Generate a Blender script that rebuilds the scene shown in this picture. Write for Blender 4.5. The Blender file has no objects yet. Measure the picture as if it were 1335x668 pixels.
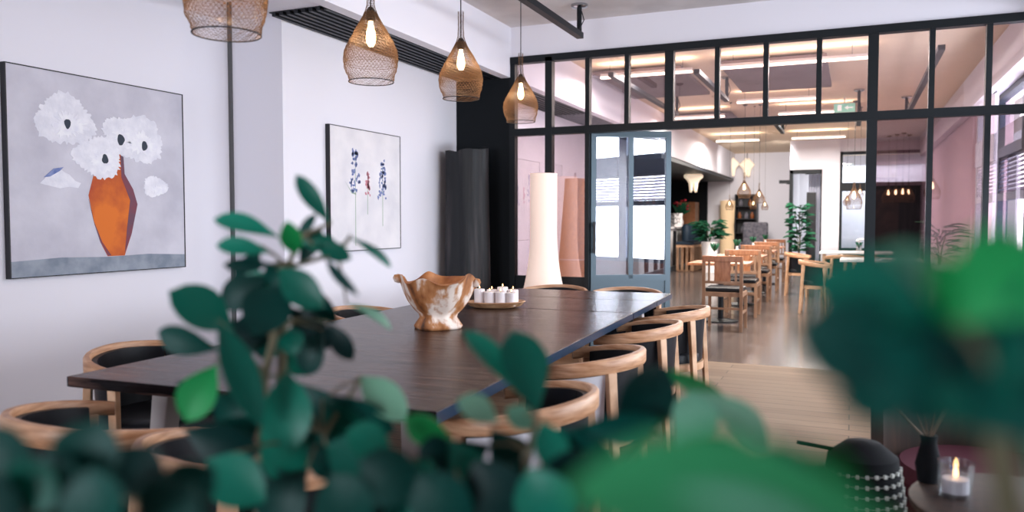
import bpy, bmesh, math, random
from mathutils import Vector, Matrix
random.seed(7)
PI = math.pi
SC = bpy.context.scene
COL = SC.collection

# ------------------------------------------------------------------ camera
F_PX = 1030.0; CX, CY, YH, VX, CAM_H = 667.5, 334.0, 287.0, 1112.0, 1.28
PITCH = math.atan((CY - YH) / F_PX)
YAW = math.atan((VX - CX) * math.cos(PITCH) / F_PX)
FW = Vector((-math.sin(YAW) * math.cos(PITCH), math.cos(YAW) * math.cos(PITCH), -math.sin(PITCH)))
RT = Vector((math.cos(YAW), math.sin(YAW), 0))
UP = RT.cross(FW)
CAM = Vector((0, 0, CAM_H))
def at(x, y, d):
    """point at pixel x,y, d metres along the optical axis"""
    return CAM + (FW + RT * ((x - CX) / F_PX) - UP * ((y - CY) / F_PX)) * d
cd = bpy.data.cameras.new('camera'); co = bpy.data.objects.new('camera', cd); COL.objects.link(co)
M3 = Matrix((RT, UP, -FW)).transposed()
co.matrix_world = Matrix.Translation(CAM) @ M3.to_4x4()
cd.sensor_width = 36; cd.lens = F_PX / 1335 * 36; cd.clip_start = 0.02; cd.clip_end = 200
cd.dof.use_dof = True; cd.dof.focus_distance = 4.8; cd.dof.aperture_fstop = 2.1
SC.camera = co
SC.view_settings.view_transform = 'Standard'; SC.view_settings.look = 'None'
SC.view_settings.gamma = 1; SC.view_settings.exposure = 0.3
SC.cycles.use_denoising = True
SC.cycles.max_bounces = 8; SC.cycles.transparent_max_bounces = 24
SC.cycles.sample_clamp_indirect = 6

# ------------------------------------------------------------------ materials
def srgb(r, g, b):
    f = lambda c: (c / 12.92 if c <= .04045 else ((c + .055) / 1.055) ** 2.4)
    return tuple(f(v / 255.0) for v in (r, g, b)) + (1,)
def mat(name, c, rough=.6, metal=0., spec=.5, emit=None, es=0., c2=None, scale=8., stretch=(1, 1, 1),
        detail=4., lo=.35, hi=.65, bump=0., bscale=None, coat=0., trans=0., ior=1.45):
    m = bpy.data.materials.new(name); m.use_nodes = True
    nt = m.node_tree; b = nt.nodes['Principled BSDF']
    b.inputs['Base Color'].default_value = c
    b.inputs['Roughness'].default_value = rough; b.inputs['Metallic'].default_value = metal
    b.inputs['Specular IOR Level'].default_value = spec
    b.inputs['Coat Weight'].default_value = coat; b.inputs['IOR'].default_value = ior
    if emit is not None:
        b.inputs['Emission Color'].default_value = emit; b.inputs['Emission Strength'].default_value = es
    if c2 is not None or bump:
        tc = nt.nodes.new('ShaderNodeTexCoord'); mp = nt.nodes.new('ShaderNodeMapping')
        mp.inputs['Scale'].default_value = stretch
        nt.links.new(tc.outputs['Object'], mp.inputs['Vector'])
        nz = nt.nodes.new('ShaderNodeTexNoise'); nz.inputs['Scale'].default_value = scale
        nz.inputs['Detail'].default_value = detail
        nt.links.new(mp.outputs['Vector'], nz.inputs['Vector'])
        if c2 is not None:
            r = nt.nodes.new('ShaderNodeValToRGB')
            r.color_ramp.elements[0].position = lo; r.color_ramp.elements[0].color = c
            r.color_ramp.elements[1].position = hi; r.color_ramp.elements[1].color = c2
            nt.links.new(nz.outputs['Fac'], r.inputs['Fac'])
            nt.links.new(r.outputs['Color'], b.inputs['Base Color'])
            m['ramp'] = r.name
        if bump:
            bp = nt.nodes.new('ShaderNodeBump'); bp.inputs['Strength'].default_value = bump
            bp.inputs['Distance'].default_value = .01
            if bscale:
                n2 = nt.nodes.new('ShaderNodeTexNoise'); n2.inputs['Scale'].default_value = bscale
                nt.links.new(mp.outputs['Vector'], n2.inputs['Vector'])
                nt.links.new(n2.outputs['Fac'], bp.inputs['Height'])
            else:
                nt.links.new(nz.outputs['Fac'], bp.inputs['Height'])
            nt.links.new(bp.outputs['Normal'], b.inputs['Normal'])
    return m
def glass(name, tint, refl, gtint=(1, 1, 1, 1), rough=0.0):
    m = bpy.data.materials.new(name); m.use_nodes = True
    nt = m.node_tree; nt.nodes.remove(nt.nodes['Principled BSDF'])
    out = nt.nodes['Material Output']
    t = nt.nodes.new('ShaderNodeBsdfTransparent'); t.inputs['Color'].default_value = tint
    g = nt.nodes.new('ShaderNodeBsdfGlossy'); g.inputs['Roughness'].default_value = rough
    g.inputs['Color'].default_value = gtint
    mx = nt.nodes.new('ShaderNodeMixShader'); mx.inputs['Fac'].default_value = refl
    nt.links.new(t.outputs[0], mx.inputs[1]); nt.links.new(g.outputs[0], mx.inputs[2])
    nt.links.new(mx.outputs[0], out.inputs['Surface'])
    return m
def leafmat(name, dark, light, rough=.35):
    m = bpy.data.materials.new(name); m.use_nodes = True
    nt = m.node_tree; b = nt.nodes['Principled BSDF']
    g = nt.nodes.new('ShaderNodeNewGeometry'); r = nt.nodes.new('ShaderNodeValToRGB')
    r.color_ramp.elements[0].color = dark; r.color_ramp.elements[1].color = light
    nt.links.new(g.outputs['Random Per Island'], r.inputs['Fac'])
    nt.links.new(r.outputs['Color'], b.inputs['Base Color'])
    b.inputs['Roughness'].default_value = rough; b.inputs['Specular IOR Level'].default_value = .3
    tr = nt.nodes.new('ShaderNodeBsdfTranslucent'); mx = nt.nodes.new('ShaderNodeMixShader')
    mx.inputs['Fac'].default_value = .25
    nt.links.new(r.outputs['Color'], tr.inputs['Color'])
    nt.links.new(b.outputs[0], mx.inputs[1]); nt.links.new(tr.outputs[0], mx.inputs[2])
    nt.links.new(mx.outputs[0], nt.nodes['Material Output'].inputs['Surface'])
    return m
def lampmat(name, c, es, base=None):
    return mat(name, base or c, rough=.8, emit=c, es=es)

K = {}
K['wall'] = mat('wall_paint', srgb(226, 224, 232), .85, bump=.03, bscale=60)
K['ceil'] = mat('ceiling_plaster', srgb(205, 200, 200), .9, c2=srgb(190, 184, 184), scale=3, bump=.15, bscale=40)
K['cream'] = mat('far_ceiling_plaster', srgb(226, 205, 180), .8)
K['mauve'] = mat('mauve_wall', srgb(196, 170, 178), .85)
K['beige'] = mat('beige_panel', srgb(226, 205, 195), .85)
K['red'] = mat('brown_sill_wall', srgb(120, 78, 72), .7)
K['black'] = mat('black_steel', srgb(7, 14, 20), .5, spec=.3)
K['blackwall'] = mat('black_wall_panel', srgb(7, 13, 19), .7, spec=.25)
K['grille'] = mat('grille_black', srgb(15, 20, 28), .5)
K['steel'] = mat('door_steel', srgb(84, 100, 110), .4, metal=.3)
K['glass'] = glass('partition_glass', (.93, .88, .9, 1), .14, (1., .9, .93, 1))
K['doorglass'] = glass('door_glass', (.75, .82, .9, 1), .42, (1., .98, 1., 1))
K['winglass'] = glass('window_glass', (.95, .97, 1, 1), .04)
K['dark_glass'] = glass('dark_glass', (.55, .62, .66, 1), .15)
K['oak'] = mat('oak', srgb(178, 134, 100), .45, c2=srgb(210, 172, 140), scale=9, stretch=(1, 1, 1), bump=.05)
K['oakrail'] = mat('oak_rail', srgb(156, 108, 74), .42, c2=srgb(202, 158, 124), scale=7, stretch=(1.2, 1.2, 9))
K['leather'] = mat('black_leather', srgb(9, 12, 20), .45, spec=.35, bump=.06, scale=60)
K['whitepad'] = mat('white_upholstery', srgb(222, 222, 230), .85, bump=.08, scale=80)
K['tabletop'] = mat('dark_stained_oak', srgb(14, 10, 13), .24, c2=srgb(104, 78, 70), scale=3.2, stretch=(.8, 30, 8), detail=10, bump=.35, spec=.4, ior=1.28, lo=.42, hi=.64)
K['edge'] = mat('edge_window_sheen', srgb(26, 46, 68), .35)  # window light reflected along the table edge, put in as blue-grey colour
K['tableleg'] = mat('grey_table_leg', srgb(170, 162, 160), .6)
K['floor'] = None
K['burl'] = mat('burl_wood', srgb(150, 92, 50), .65, c2=srgb(230, 214, 202), scale=11, stretch=(1, 1, .5), detail=9, lo=.44, hi=.60, bump=.6, bscale=16)
_r = [n_ for n_ in K['burl'].node_tree.nodes if n_.type == 'VALTORGB'][0].color_ramp
for _p, _c in ((.34, srgb(58, 40, 32)), (.53, srgb(178, 122, 78))):
    _e = _r.elements.new(_p); _e.color = _c
K['burlin'] = mat('burl_inside', srgb(140, 78, 38), .6, c2=srgb(200, 136, 84), scale=9, detail=6)
K['traywood'] = mat('tray_wood', srgb(150, 104, 72), .55, c2=srgb(206, 164, 126), scale=8, stretch=(1, 6, 1))
K['wax'] = mat('white_wax', srgb(238, 230, 232), .5)
K['wick'] = mat('wick', srgb(40, 30, 26), .9)
K['flame'] = lampmat('flame', (1., .55, .2, 1), 6)
K['log'] = mat('charred_log', srgb(9, 13, 19), .6, c2=srgb(74, 66, 68), scale=3.2, stretch=(3, 3, .22), detail=7, bump=.5, lo=.56, hi=.84)
K['paper'] = mat('paper_lamp', srgb(244, 222, 208), .9, emit=srgb(255, 218, 196), es=.22, bump=.1, scale=40)
K['cream_lamp'] = mat('cream_lamp', srgb(226, 196, 158), .9, emit=srgb(255, 216, 170), es=.2)
K['amber'] = mat('amber_lamp', srgb(150, 84, 8), .8, emit=srgb(240, 150, 10), es=.5, c2=srgb(216, 146, 40), scale=60, stretch=(1, 1, .5))
K['wire'] = mat('bronze_wire', srgb(118, 88, 62), .5, metal=.4)
K['socket'] = mat('lamp_socket', srgb(18, 18, 20), .5)
K['cord'] = mat('lamp_cord', srgb(30, 28, 32), .7)
K['bulb'] = lampmat('bulb_glow', (1., .68, .36, 1), 12)
K['canvas1'] = mat('grey_canvas', srgb(182, 180, 192), .9, c2=srgb(206, 204, 214), scale=3, detail=7, bump=.2, bscale=30)
K['canvas2'] = mat('pale_canvas', srgb(208, 206, 212), .9, c2=srgb(224, 221, 224), scale=4, detail=6, bump=.15, bscale=30)
K['frame'] = mat('frame_black', srgb(22, 22, 28), .5)
K['ptable'] = mat('paint_table', srgb(122, 132, 146), .9, c2=srgb(150, 158, 170), scale=12, detail=6)
K['pvase'] = mat('paint_orange', srgb(214, 112, 40), .8, c2=srgb(158, 60, 40), scale=4.5, stretch=(1, 2.2, .9), detail=5, lo=.42, hi=.66)
K['pshade'] = mat('paint_vase_edge', srgb(126, 62, 72), .8, c2=srgb(96, 74, 92), scale=8)
K['pwhite'] = mat('paint_white', srgb(232, 231, 238), .85, c2=srgb(214, 214, 224), scale=14, detail=6, bump=.5, bscale=40)
K['pwhite2'] = mat('paint_white_shade', srgb(222, 221, 232), .85, c2=srgb(236, 236, 240), scale=20, detail=6)
K['pdark'] = mat('paint_dark', srgb(52, 60, 72), .8)
K['pblue'] = mat('paint_blue', srgb(96, 112, 164), .85, c2=srgb(136, 148, 190), scale=30)
K['ppink'] = mat('paint_pink', srgb(192, 128, 140), .85)
K['pgreen'] = mat('paint_green', srgb(158, 176, 158), .85)
K['leafA'] = leafmat('leaf_teal', srgb(0, 88, 74), srgb(26, 150, 122), .4)
K['leafB'] = leafmat('leaf_deep', srgb(0, 44, 44), srgb(2, 86, 76), .5)
K['leafC'] = leafmat('leaf_bright', srgb(0, 138, 66), srgb(34, 168, 92), .5)
K['leafP'] = leafmat('leaf_pale', srgb(90, 164, 136), srgb(136, 190, 160), .5)
K['leafM'] = leafmat('leaf_soft_green', srgb(40, 150, 92), srgb(84, 176, 124), .5)
K['leafD'] = leafmat('leaf_far', srgb(14, 62, 44), srgb(34, 96, 66), .5)
K['stem'] = mat('plant_stem', srgb(120, 110, 88), .8, c2=srgb(90, 96, 70), scale=20)
K['soil'] = mat('soil', srgb(40, 30, 24), .95, bump=.4, scale=60)
K['terra'] = mat('grey_pot', srgb(90, 90, 92), .7)
K['bluepot'] = mat('blue_glaze', srgb(44, 92, 140), .25)
K['counter'] = mat('counter_wood', srgb(60, 44, 36), .5, c2=srgb(84, 62, 50), scale=5, stretch=(1, 12, 1))
K['chairwood'] = mat('aisle_chair_wood', srgb(122, 90, 68), .4, c2=srgb(152, 120, 96), scale=10, stretch=(1, 1, .3))
K['orangewood'] = mat('orange_wood', srgb(134, 84, 54), .35, c2=srgb(160, 108, 76), scale=10, stretch=(5, 1, 1))
K['navy'] = mat('navy_upholstery', srgb(18, 40, 58), .6)
K['white'] = mat('white_gloss', srgb(236, 232, 232), .4)
K['darkgrey'] = mat('acoustic_grey', srgb(112, 98, 100), .95, bump=.1, scale=120)
K['strip'] = lampmat('light_strip', (1., .86, .7, 1), 5)
K['star'] = mat('star_lamp_fabric', srgb(246, 232, 212), .9, emit=srgb(255, 232, 200), es=.4)
K['curtain'] = mat('pale_curtain', srgb(226, 226, 236), .9)
K['tuft'] = mat('grey_tufted', srgb(120, 116, 124), .9, c2=srgb(84, 82, 92), scale=14)
K['barrel'] = mat('dark_barrel_wood', srgb(36, 24, 20), .6, c2=srgb(56, 38, 30), scale=6, stretch=(6, 6, .6))
K['maroon'] = mat('maroon_cushion', srgb(70, 17, 34), .9)
K['weave'] = mat('black_weave', srgb(10, 12, 16), .9, spec=.2)
K['dot'] = mat('white_stitch', srgb(176, 178, 172), .8)
K['twig'] = mat('twig', srgb(110, 92, 78), .9)
K['redflower'] = mat('red_flower', srgb(150, 30, 44), .8)
K['bottle'] = mat('bottle_dark', srgb(36, 50, 44), .15)
K['amberbottle'] = mat('bottle_amber', srgb(130, 70, 30), .15)
K['clear'] = glass('clear_glass', (.86, .88, .9, 1), .2)
K['exit'] = mat('exit_green', srgb(150, 210, 190), .5, emit=srgb(150, 215, 190), es=.5)
K['exitw'] = mat('exit_white', srgb(240, 245, 240), .5, emit=srgb(240, 245, 240), es=.6)
K['blind'] = mat('grey_blind', srgb(178, 174, 190), .8)
K['tile'] = mat('chrome', srgb(180, 182, 186), .2, metal=1.)

def wood_floor(name, c1, c2, rough, along='x', plank=.14, spec=.5):
    m = bpy.data.materials.new(name); m.use_nodes = True
    nt = m.node_tree; b = nt.nodes['Principled BSDF']
    tc = nt.nodes.new('ShaderNodeTexCoord'); mp = nt.nodes.new('ShaderNodeMapping')
    if along == 'y': mp.inputs['Rotation'].default_value = (0, 0, PI / 2)
    nt.links.new(tc.outputs['Object'], mp.inputs['Vector'])
    br = nt.nodes.new('ShaderNodeTexBrick')
    br.inputs['Scale'].default_value = 1; br.inputs['Brick Width'].default_value = 1.9
    br.inputs['Row Height'].default_value = plank; br.inputs['Mortar Size'].default_value = .004
    br.inputs['Color1'].default_value = c1; br.inputs['Color2'].default_value = c2
    br.inputs['Mortar'].default_value = tuple(v * .45 for v in c1[:3]) + (1,)
    nt.links.new(mp.outputs['Vector'], br.inputs['Vector'])
    m2 = nt.nodes.new('ShaderNodeMapping'); m2.inputs['Scale'].default_value = (1, 14, 1)
    nt.links.new(mp.outputs['Vector'], m2.inputs['Vector'])
    nz = nt.nodes.new('ShaderNodeTexNoise'); nz.inputs['Scale'].default_value = 3; nz.inputs['Detail'].default_value = 6
    nt.links.new(m2.outputs['Vector'], nz.inputs['Vector'])
    mx = nt.nodes.new('ShaderNodeMix'); mx.data_type = 'RGBA'; mx.blend_type = 'MULTIPLY'
    mx.inputs['Factor'].default_value = .5
    nt.links.new(br.outputs['Color'], mx.inputs[6]); nt.links.new(nz.outputs['Fac'], mx.inputs[7])
    nt.links.new(mx.outputs[2], b.inputs['Base Color'])
    b.inputs['Roughness'].default_value = rough; b.inputs['Specular IOR Level'].default_value = spec
    return m
K['floor'] = wood_floor('oak_plank_floor', srgb(112, 86, 66), srgb(130, 104, 82), .6, 'x', .14, .1)
K['floorfar'] = wood_floor('polished_dark_floor', srgb(88, 78, 76), srgb(102, 92, 88), .16, 'y', 1.2, .7)

# ------------------------------------------------------------------ mesh builder
class MB:
    def __init__(s): s.v = []; s.f = []
    def add(s, vs, fs):
        o = len(s.v); s.v += [tuple(v) for v in vs]; s.f += [tuple(i + o for i in f) for f in fs]; return s
    def box(s, c, d, rz=0, ry=0, rx=0):
        m = Matrix.Rotation(rz, 3, 'Z') @ Matrix.Rotation(ry, 3, 'Y') @ Matrix.Rotation(rx, 3, 'X')
        c = Vector(c); vs = []
        for x in (-.5, .5):
            for y in (-.5, .5):
                for z in (-.5, .5):
                    vs.append(c + m @ Vector((x * d[0], y * d[1], z * d[2])))
        return s.add(vs, [(0, 1, 3, 2), (4, 6, 7, 5), (0, 4, 5, 1), (2, 3, 7, 6), (0, 2, 6, 4), (1, 5, 7, 3)])
    def bb(s, x0, x1, y0, y1, z0, z1):
        return s.box(((x0 + x1) / 2, (y0 + y1) / 2, (z0 + z1) / 2), (abs(x1 - x0), abs(y1 - y0), abs(z1 - z0)))
    def bar(s, p0, p1, w, h=None, w1=None, h1=None, up=(0, 0, 1)):
        h = w if h is None else h; w1 = w if w1 is None else w1; h1 = h if h1 is None else h1
        p0, p1 = Vector(p0), Vector(p1); d = (p1 - p0).normalized(); u = Vector(up)
        if abs(d.dot(u)) > .95: u = Vector((0, 1, 0))
        a = d.cross(u).normalized(); b = a.cross(d)
        vs = []
        for p, ww, hh in ((p0, w, h), (p1, w1, h1)):
            for i, j in ((-1, -1), (1, -1), (1, 1), (-1, 1)): vs.append(p + a * i * ww / 2 + b * j * hh / 2)
        return s.add(vs, [(3, 2, 1, 0), (4, 5, 6, 7), (0, 1, 5, 4), (1, 2, 6, 5), (2, 3, 7, 6), (3, 0, 4, 7)])
    def tube(s, pts, r, n=8, cap=True):
        pts = [Vector(p) for p in pts]; N = len(pts)
        rr = r if isinstance(r, (list, tuple)) else [r] * N
        vs = []; fs = []; ref = None
        for i, p in enumerate(pts):
            d = (pts[min(i + 1, N - 1)] - pts[max(i - 1, 0)]).normalized()
            if ref is None: ref = Vector((0, 0, 1)) if abs(d.z) < .9 else Vector((1, 0, 0))
            a = d.cross(ref).normalized(); b = a.cross(d).normalized(); ref = b
            for k in range(n):
                t = 2 * PI * k / n; vs.append(p + (a * math.cos(t) + b * math.sin(t)) * rr[i])
        for i in range(N - 1):
            for k in range(n):
                k2 = (k + 1) % n; fs.append((i * n + k, i * n + k2, (i + 1) * n + k2, (i + 1) * n + k))
        if cap: fs.append(tuple(range(n))[::-1]); fs.append(tuple((N - 1) * n + k for k in range(n)))
        return s.add(vs, fs)
    def lathe(s, prof, c=(0, 0, 0), n=24, fr=None, fz=None, closed=False, cap=False, sx=1., sy=1.):
        vs = []; fs = []; m = len(prof)
        for i, (r, z) in enumerate(prof):
            for k in range(n):
                t = 2 * PI * k / n
                R = r + (fr(t, i / (m - 1)) if fr else 0); Z = z + (fz(t, i / (m - 1)) if fz else 0)
                vs.append((c[0] + R * math.cos(t) * sx, c[1] + R * math.sin(t) * sy, c[2] + Z))
        for i in range(m - 1 + (1 if closed else 0)):
            i2 = (i + 1) % m
            for k in range(n):
                k2 = (k + 1) % n; fs.append((i * n + k, i * n + k2, i2 * n + k2, i2 * n + k))
        if cap: fs.append(tuple(range(n))[::-1]); fs.append(tuple((m - 1) * n + k for k in range(n)))
        return s.add(vs, fs)
    def prism(s, pts, d):
        """planar outline (list of 3D points) pushed by vector d"""
        d = Vector(d); a = [Vector(p) for p in pts]; b = [p + d for p in a]; n = len(a)
        return s.add(a + b, [tuple(range(n))[::-1], tuple(range(n, 2 * n))] + [(i, (i + 1) % n, n + (i + 1) % n, n + i) for i in range(n)])
    def sweep(s, path, sec, closed=False):
        """path: list of (point, outward dir); sec: list of (out, up)"""
        n = len(sec); vs = []; fs = []; N = len(path)
        for p, o, k in path:
            for a, b in sec: vs.append(Vector(p) + Vector(o) * a + Vector((0, 0, 1)) * b * k)
        for i in range(N - 1):
            for j in range(n):
                j2 = (j + 1) % n; fs.append((i * n + j, i * n + j2, (i + 1) * n + j2, (i + 1) * n + j))
        fs.append(tuple(range(n))[::-1]); fs.append(tuple((N - 1) * n + j for j in range(n)))
        return s.add(vs, fs)
    def leaf(s, base, tip, w, face, droop=.12, fold=.18, obov=.58, th=.0006, n=9):
        base, tip = Vector(base), Vector(tip); ax = tip - base; L = ax.length; ax.normalize()
        face = Vector(face); nrm = (face - ax * face.dot(ax)).normalized(); sd = ax.cross(nrm)
        vs = []; fs = []; prof = []
        for i in range(n + 1):
            t = i / n
            if t < obov: q = math.sin(t / obov * PI / 2) ** 1.1
            else: q = math.cos((t - obov) / (1 - obov) * PI / 2) ** .62
            prof.append(max(q, .02))
        for sgn in (1, -1):
            for i in range(n + 1):
                t = i / n
                c = base + ax * L * t + nrm * (droop * L * (4 * t * (1 - t)) + sgn * th)
                for j in (-1, -.5, 0, .5, 1):
                    vs.append(c + sd * (j * w / 2 * prof[i]) + nrm * (abs(j) ** 1.3 * fold * w / 2 * prof[i]))
        m = 5; o = (n + 1) * m
        for i in range(n):
            for j in range(4):
                a = i * m + j; fs.append((a, a + 1, a + m + 1, a + m)); fs.append((o + a, o + a + m, o + a + m + 1, o + a + 1))
            for j in (0, 4):
                a = i * m + j; q = (a, a + m, o + a + m, o + a); fs.append(q if j == 0 else q[::-1])
        return s.add(vs, fs)
    def build(s, name, m, parent=None, smooth=None, bevel=0., wire=0.):
        me = bpy.data.meshes.new(name); me.from_pydata(s.v, [], s.f); me.update()
        bm = bmesh.new(); bm.from_mesh(me); bmesh.ops.recalc_face_normals(bm, faces=bm.faces); bm.to_mesh(me); bm.free()
        me.materials.append(m)
        o = bpy.data.objects.new(name, me); COL.objects.link(o)
        if parent: o.parent = parent
        if smooth is not None:
            for p in me.polygons: p.use_smooth = True
            if smooth > 0: me.set_sharp_from_angle(angle=math.radians(smooth))
        if bevel:
            b = o.modifiers.new('bevel', 'BEVEL'); b.width = bevel; b.segments = 2; b.limit_method = 'ANGLE'
        if wire:
            w = o.modifiers.new('wire', 'WIREFRAME'); w.thickness = wire; w.use_even_offset = False; w.use_boundary = True
        return o
def tag(o, label=None, cat=None, group=None, kind=None):
    if label: o['label'] = label
    if cat: o['category'] = cat
    if group: o['group'] = group
    if kind: o['kind'] = kind
    return o
def thing(name, label, cat, loc=(0, 0, 0), rz=0, group=None):
    o = bpy.data.objects.new(name, None); COL.objects.link(o)
    o.location = loc; o.rotation_euler = (0, 0, rz); o.empty_display_size = .1
    return tag(o, label, cat, group)
def struct(name, mb, m, parent=None, **k):
    o = mb.build(name, m, parent, **k)
    o['kind'] = 'structure'
    return o
def sroot(name, loc=(0, 0, 0), rz=0):
    o = bpy.data.objects.new(name, None); COL.objects.link(o); o.location = loc; o.rotation_euler = (0, 0, rz)
    o['kind'] = 'structure'; return o
def copy_tree(o, parent=None):
    c = o.copy(); COL.objects.link(c)
    if parent: c.parent = parent
    for ch in list(o.children): copy_tree(ch, c)
    return c
def dup(o, loc, rz=None, label=None, group=None):
    c = copy_tree(o); c.location = loc
    if rz is not None: c.rotation_euler = (0, 0, rz)
    if label: c['label'] = label
    if group: c['group'] = group
    return c
def rot2(x, y, a): return (x * math.cos(a) - y * math.sin(a), x * math.sin(a) + y * math.cos(a))

# ------------------------------------------------------------------ room shell
PY = 7.23                                  # glazed partition
XL, XA, XR = -3.72, -4.2, 1.48             # left wall, recessed near wall, right wall
XB = -3.12                                 # bulkhead face
ZC, ZS = 3.17, 2.68
YB, YF = -6.6, 23.3
struct('floor', MB().bb(-5.6, 1.9, YB - .2, PY, -.1, 0), K['floor'])
struct('floor_far', MB().bb(-5.6, 3.2, PY, 27, -.1, -.001), K['floorfar'])
struct('ceiling', MB().bb(-5.6, 1.9, YB - .2, PY + .08, ZC, ZC + .1), K['ceil'])
struct('ceiling_far', MB().bb(-5.6, 3.2, PY + .08, 27, ZC, ZC + .1), K['cream'])
struct('wall_left', MB().bb(XA - .2, XA, YB, 4.53, 0, ZC), K['wall'])
w = struct('wall_pier', MB().bb(XA - .2, XL, 4.53, 14.0, 0, ZC), K['wall'])
struct('trim_1', MB().bb(XA, XA + .03, 4.515, 4.53, 0, ZC), K['terra'])
struct('trim_2', MB().bb(XL, XB, 4.0, 14.0, ZS + .03, ZC).bb(XB - .1, XB, 4.0, 14.0, ZS, ZS + .03).bb(XL, XB, YB, 4.0, ZS, ZC), K['wall'])
g = MB()
for i in range(8): g.box((XL + .04 + i * .062, 9.2, ZS + .012), (.03, 9.6, .024))
g.bb(XL, XB - .1, 4.4, 14.0, ZS + .024, ZS + .03)
struct('trim_3', g, K['grille'])
struct('wall_header', MB().bb(XB, XR + .3, PY - .02, PY + .14, 2.875, ZC), K['wall'])
struct('wall_back', MB().bb(-1.0, 1.9, YB - .2, YB, 0, ZC).bb(-5.6, -4.15, YB - .2, YB, 0, ZC).bb(-4.15, -1.0, YB - .2, YB, 0, .5).bb(-4.15, -1.0, YB - .2, YB, 2.8, ZC), K['mauve'])
wbk = sroot('window_9', (-2.575, YB - .1, 0))  # unseen window added behind the camera to let fill light in
_f = MB().bb(-1.575, -1.49, -.05, .05, .5, 2.8).bb(1.49, 1.575, -.05, .05, .5, 2.8).bb(-1.49, 1.49, -.05, .05, .5, .58).bb(-1.49, 1.49, -.05, .05, 2.72, 2.8)
for q in (-.5, .5): _f.bb(q - .03, q + .03, -.04, .04, .58, 2.72)
struct('window_frame', _f, K['black'], wbk)
struct('window_pane', MB().bb(-1.49, 1.49, -.004, .004, .58, 2.72), K['winglass'], wbk)
# far end
struct('wall_far', MB().bb(-5.6, -1.4, YF, YF + .2, 0, ZC), K['wall'])
struct('wall_bar', MB().bb(-5.6, -5.4, 14.0, YF, 0, ZC), K['blackwall'])
struct('wall_bar_side', MB().bb(-5.4, -3.87, YF - .12, YF, 0, 2.46), K['blackwall'])
struct('wall_bar_end', MB().bb(-5.4, XL, 13.8, 14.0, 0, ZC), K['wall'])
struct('trim_4', MB().bb(-5.4, XB, 14.0, YF, 2.46, ZC), K['wall'])
struct('trim_5', MB().bb(-5.4, XB - .02, 14.0, YF - .1, 2.38, 2.46), K['grille'])
struct('wall_end', MB().bb(-.69, -.3, 20, 20.5, 0, ZC).bb(-1.4, -.69, 20.02, 20.3, 2.46, ZC).bb(-.3, 2.2, 20.1, 20.4, 2.87, ZC)
       .bb(-1.42, -1.38, 20.3, YF, 0, ZC), K['wall'])
struct('wall_corridor', MB().bb(-1.6, 3.2, 25.5, 25.7, 0, ZC), K['wall'])
# doorway at the far end
d2 = sroot('door_2', (-1.045, 20, 0))
struct('door_frame', MB().bb(-.36, -.28, -.06, .1, 0, 2.47).bb(.33, .36, -.06, .1, 0, 2.47).bb(-.36, .36, -.06, .1, 2.38, 2.47), K['black'], d2)
struct('door_leaf', MB().bb(.0, .22, .5, .54, 0, 1.95), K['frame'], d2)
# dark glazing
wn = sroot('window_1', (.2, 20.1, 0))
struct('window_frame', MB().bb(-.52, -.44, -.06, .06, 0, 2.87).bb(1.9, 1.98, -.06, .06, 0, 2.87).bb(-.52, 1.98, -.06, .06, 2.8, 2.87)
       .bb(-.44, 1.98, -.05, .05, 1.95, 2.15).bb(.26, 1.9, -.05, .05, 0, 1.95).bb(-.44, .3, -.05, .05, 0, .62), K['black'], wn)
struct('window_pane', MB().bb(-.44, .3, -.01, .0, .62, 1.95).bb(-.44, 1.9, -.01, .0, 2.15, 2.8), K['winglass'], wn)

# glazed steel partition
px = [-3.1, -2.716, -2.327, -1.946, -1.552, -1.127, -.715, -.285, .13, .559, .955, 1.36]
thick = {0: .06, 4: .08, 8: .08}
pt = sroot('wall_partition', (0, PY, 0))
for i, x in enumerate(px):
    wd = thick.get(i, .042)
    z0 = 2.13 if i in (3, 4, 5, 6, 7) else 0
    if i == 1: struct('post', MB().bb(x - .035, x + .035, -.045, .035, 0, 2.85), K['black'], pt)
    else: struct('post', MB().bb(x - wd / 2, x + wd / 2, -.04, .04, z0, 2.85), K['black'], pt)
struct('top_rail', MB().bb(-3.13, XR, -.045, .045, 2.81, 2.875), K['black'], pt)
struct('transom_rail', MB().bb(-3.13, XR, -.042, .042, 2.105, 2.175), K['black'], pt)
for i in range(len(px) - 1):
    struct('transom_pane', MB().bb(px[i] + .02, px[i + 1] - .02, -.004, .004, 2.17, 2.815), K['glass'], pt)
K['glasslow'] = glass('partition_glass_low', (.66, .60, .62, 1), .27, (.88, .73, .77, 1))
for i in (0, 1, 8, 9, 10):
    z0 = .72 if i < 2 else .1
    struct('pane', MB().bb(px[i] + .02, px[i + 1] - .02, -.004, .004, z0, 2.11), K['glasslow'], pt)
struct('kick_panel', MB().bb(-3.1, -2.33, -.02, .02, 0, .73), K['black'], pt)
struct('bottom_rail', MB().bb(.13, XR, -.04, .04, 0, .11), K['black'], pt)
struct('wall_black', MB().bb(XL, -3.13, PY - .03, PY + .1, 0, ZS), K['blackwall'])
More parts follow.
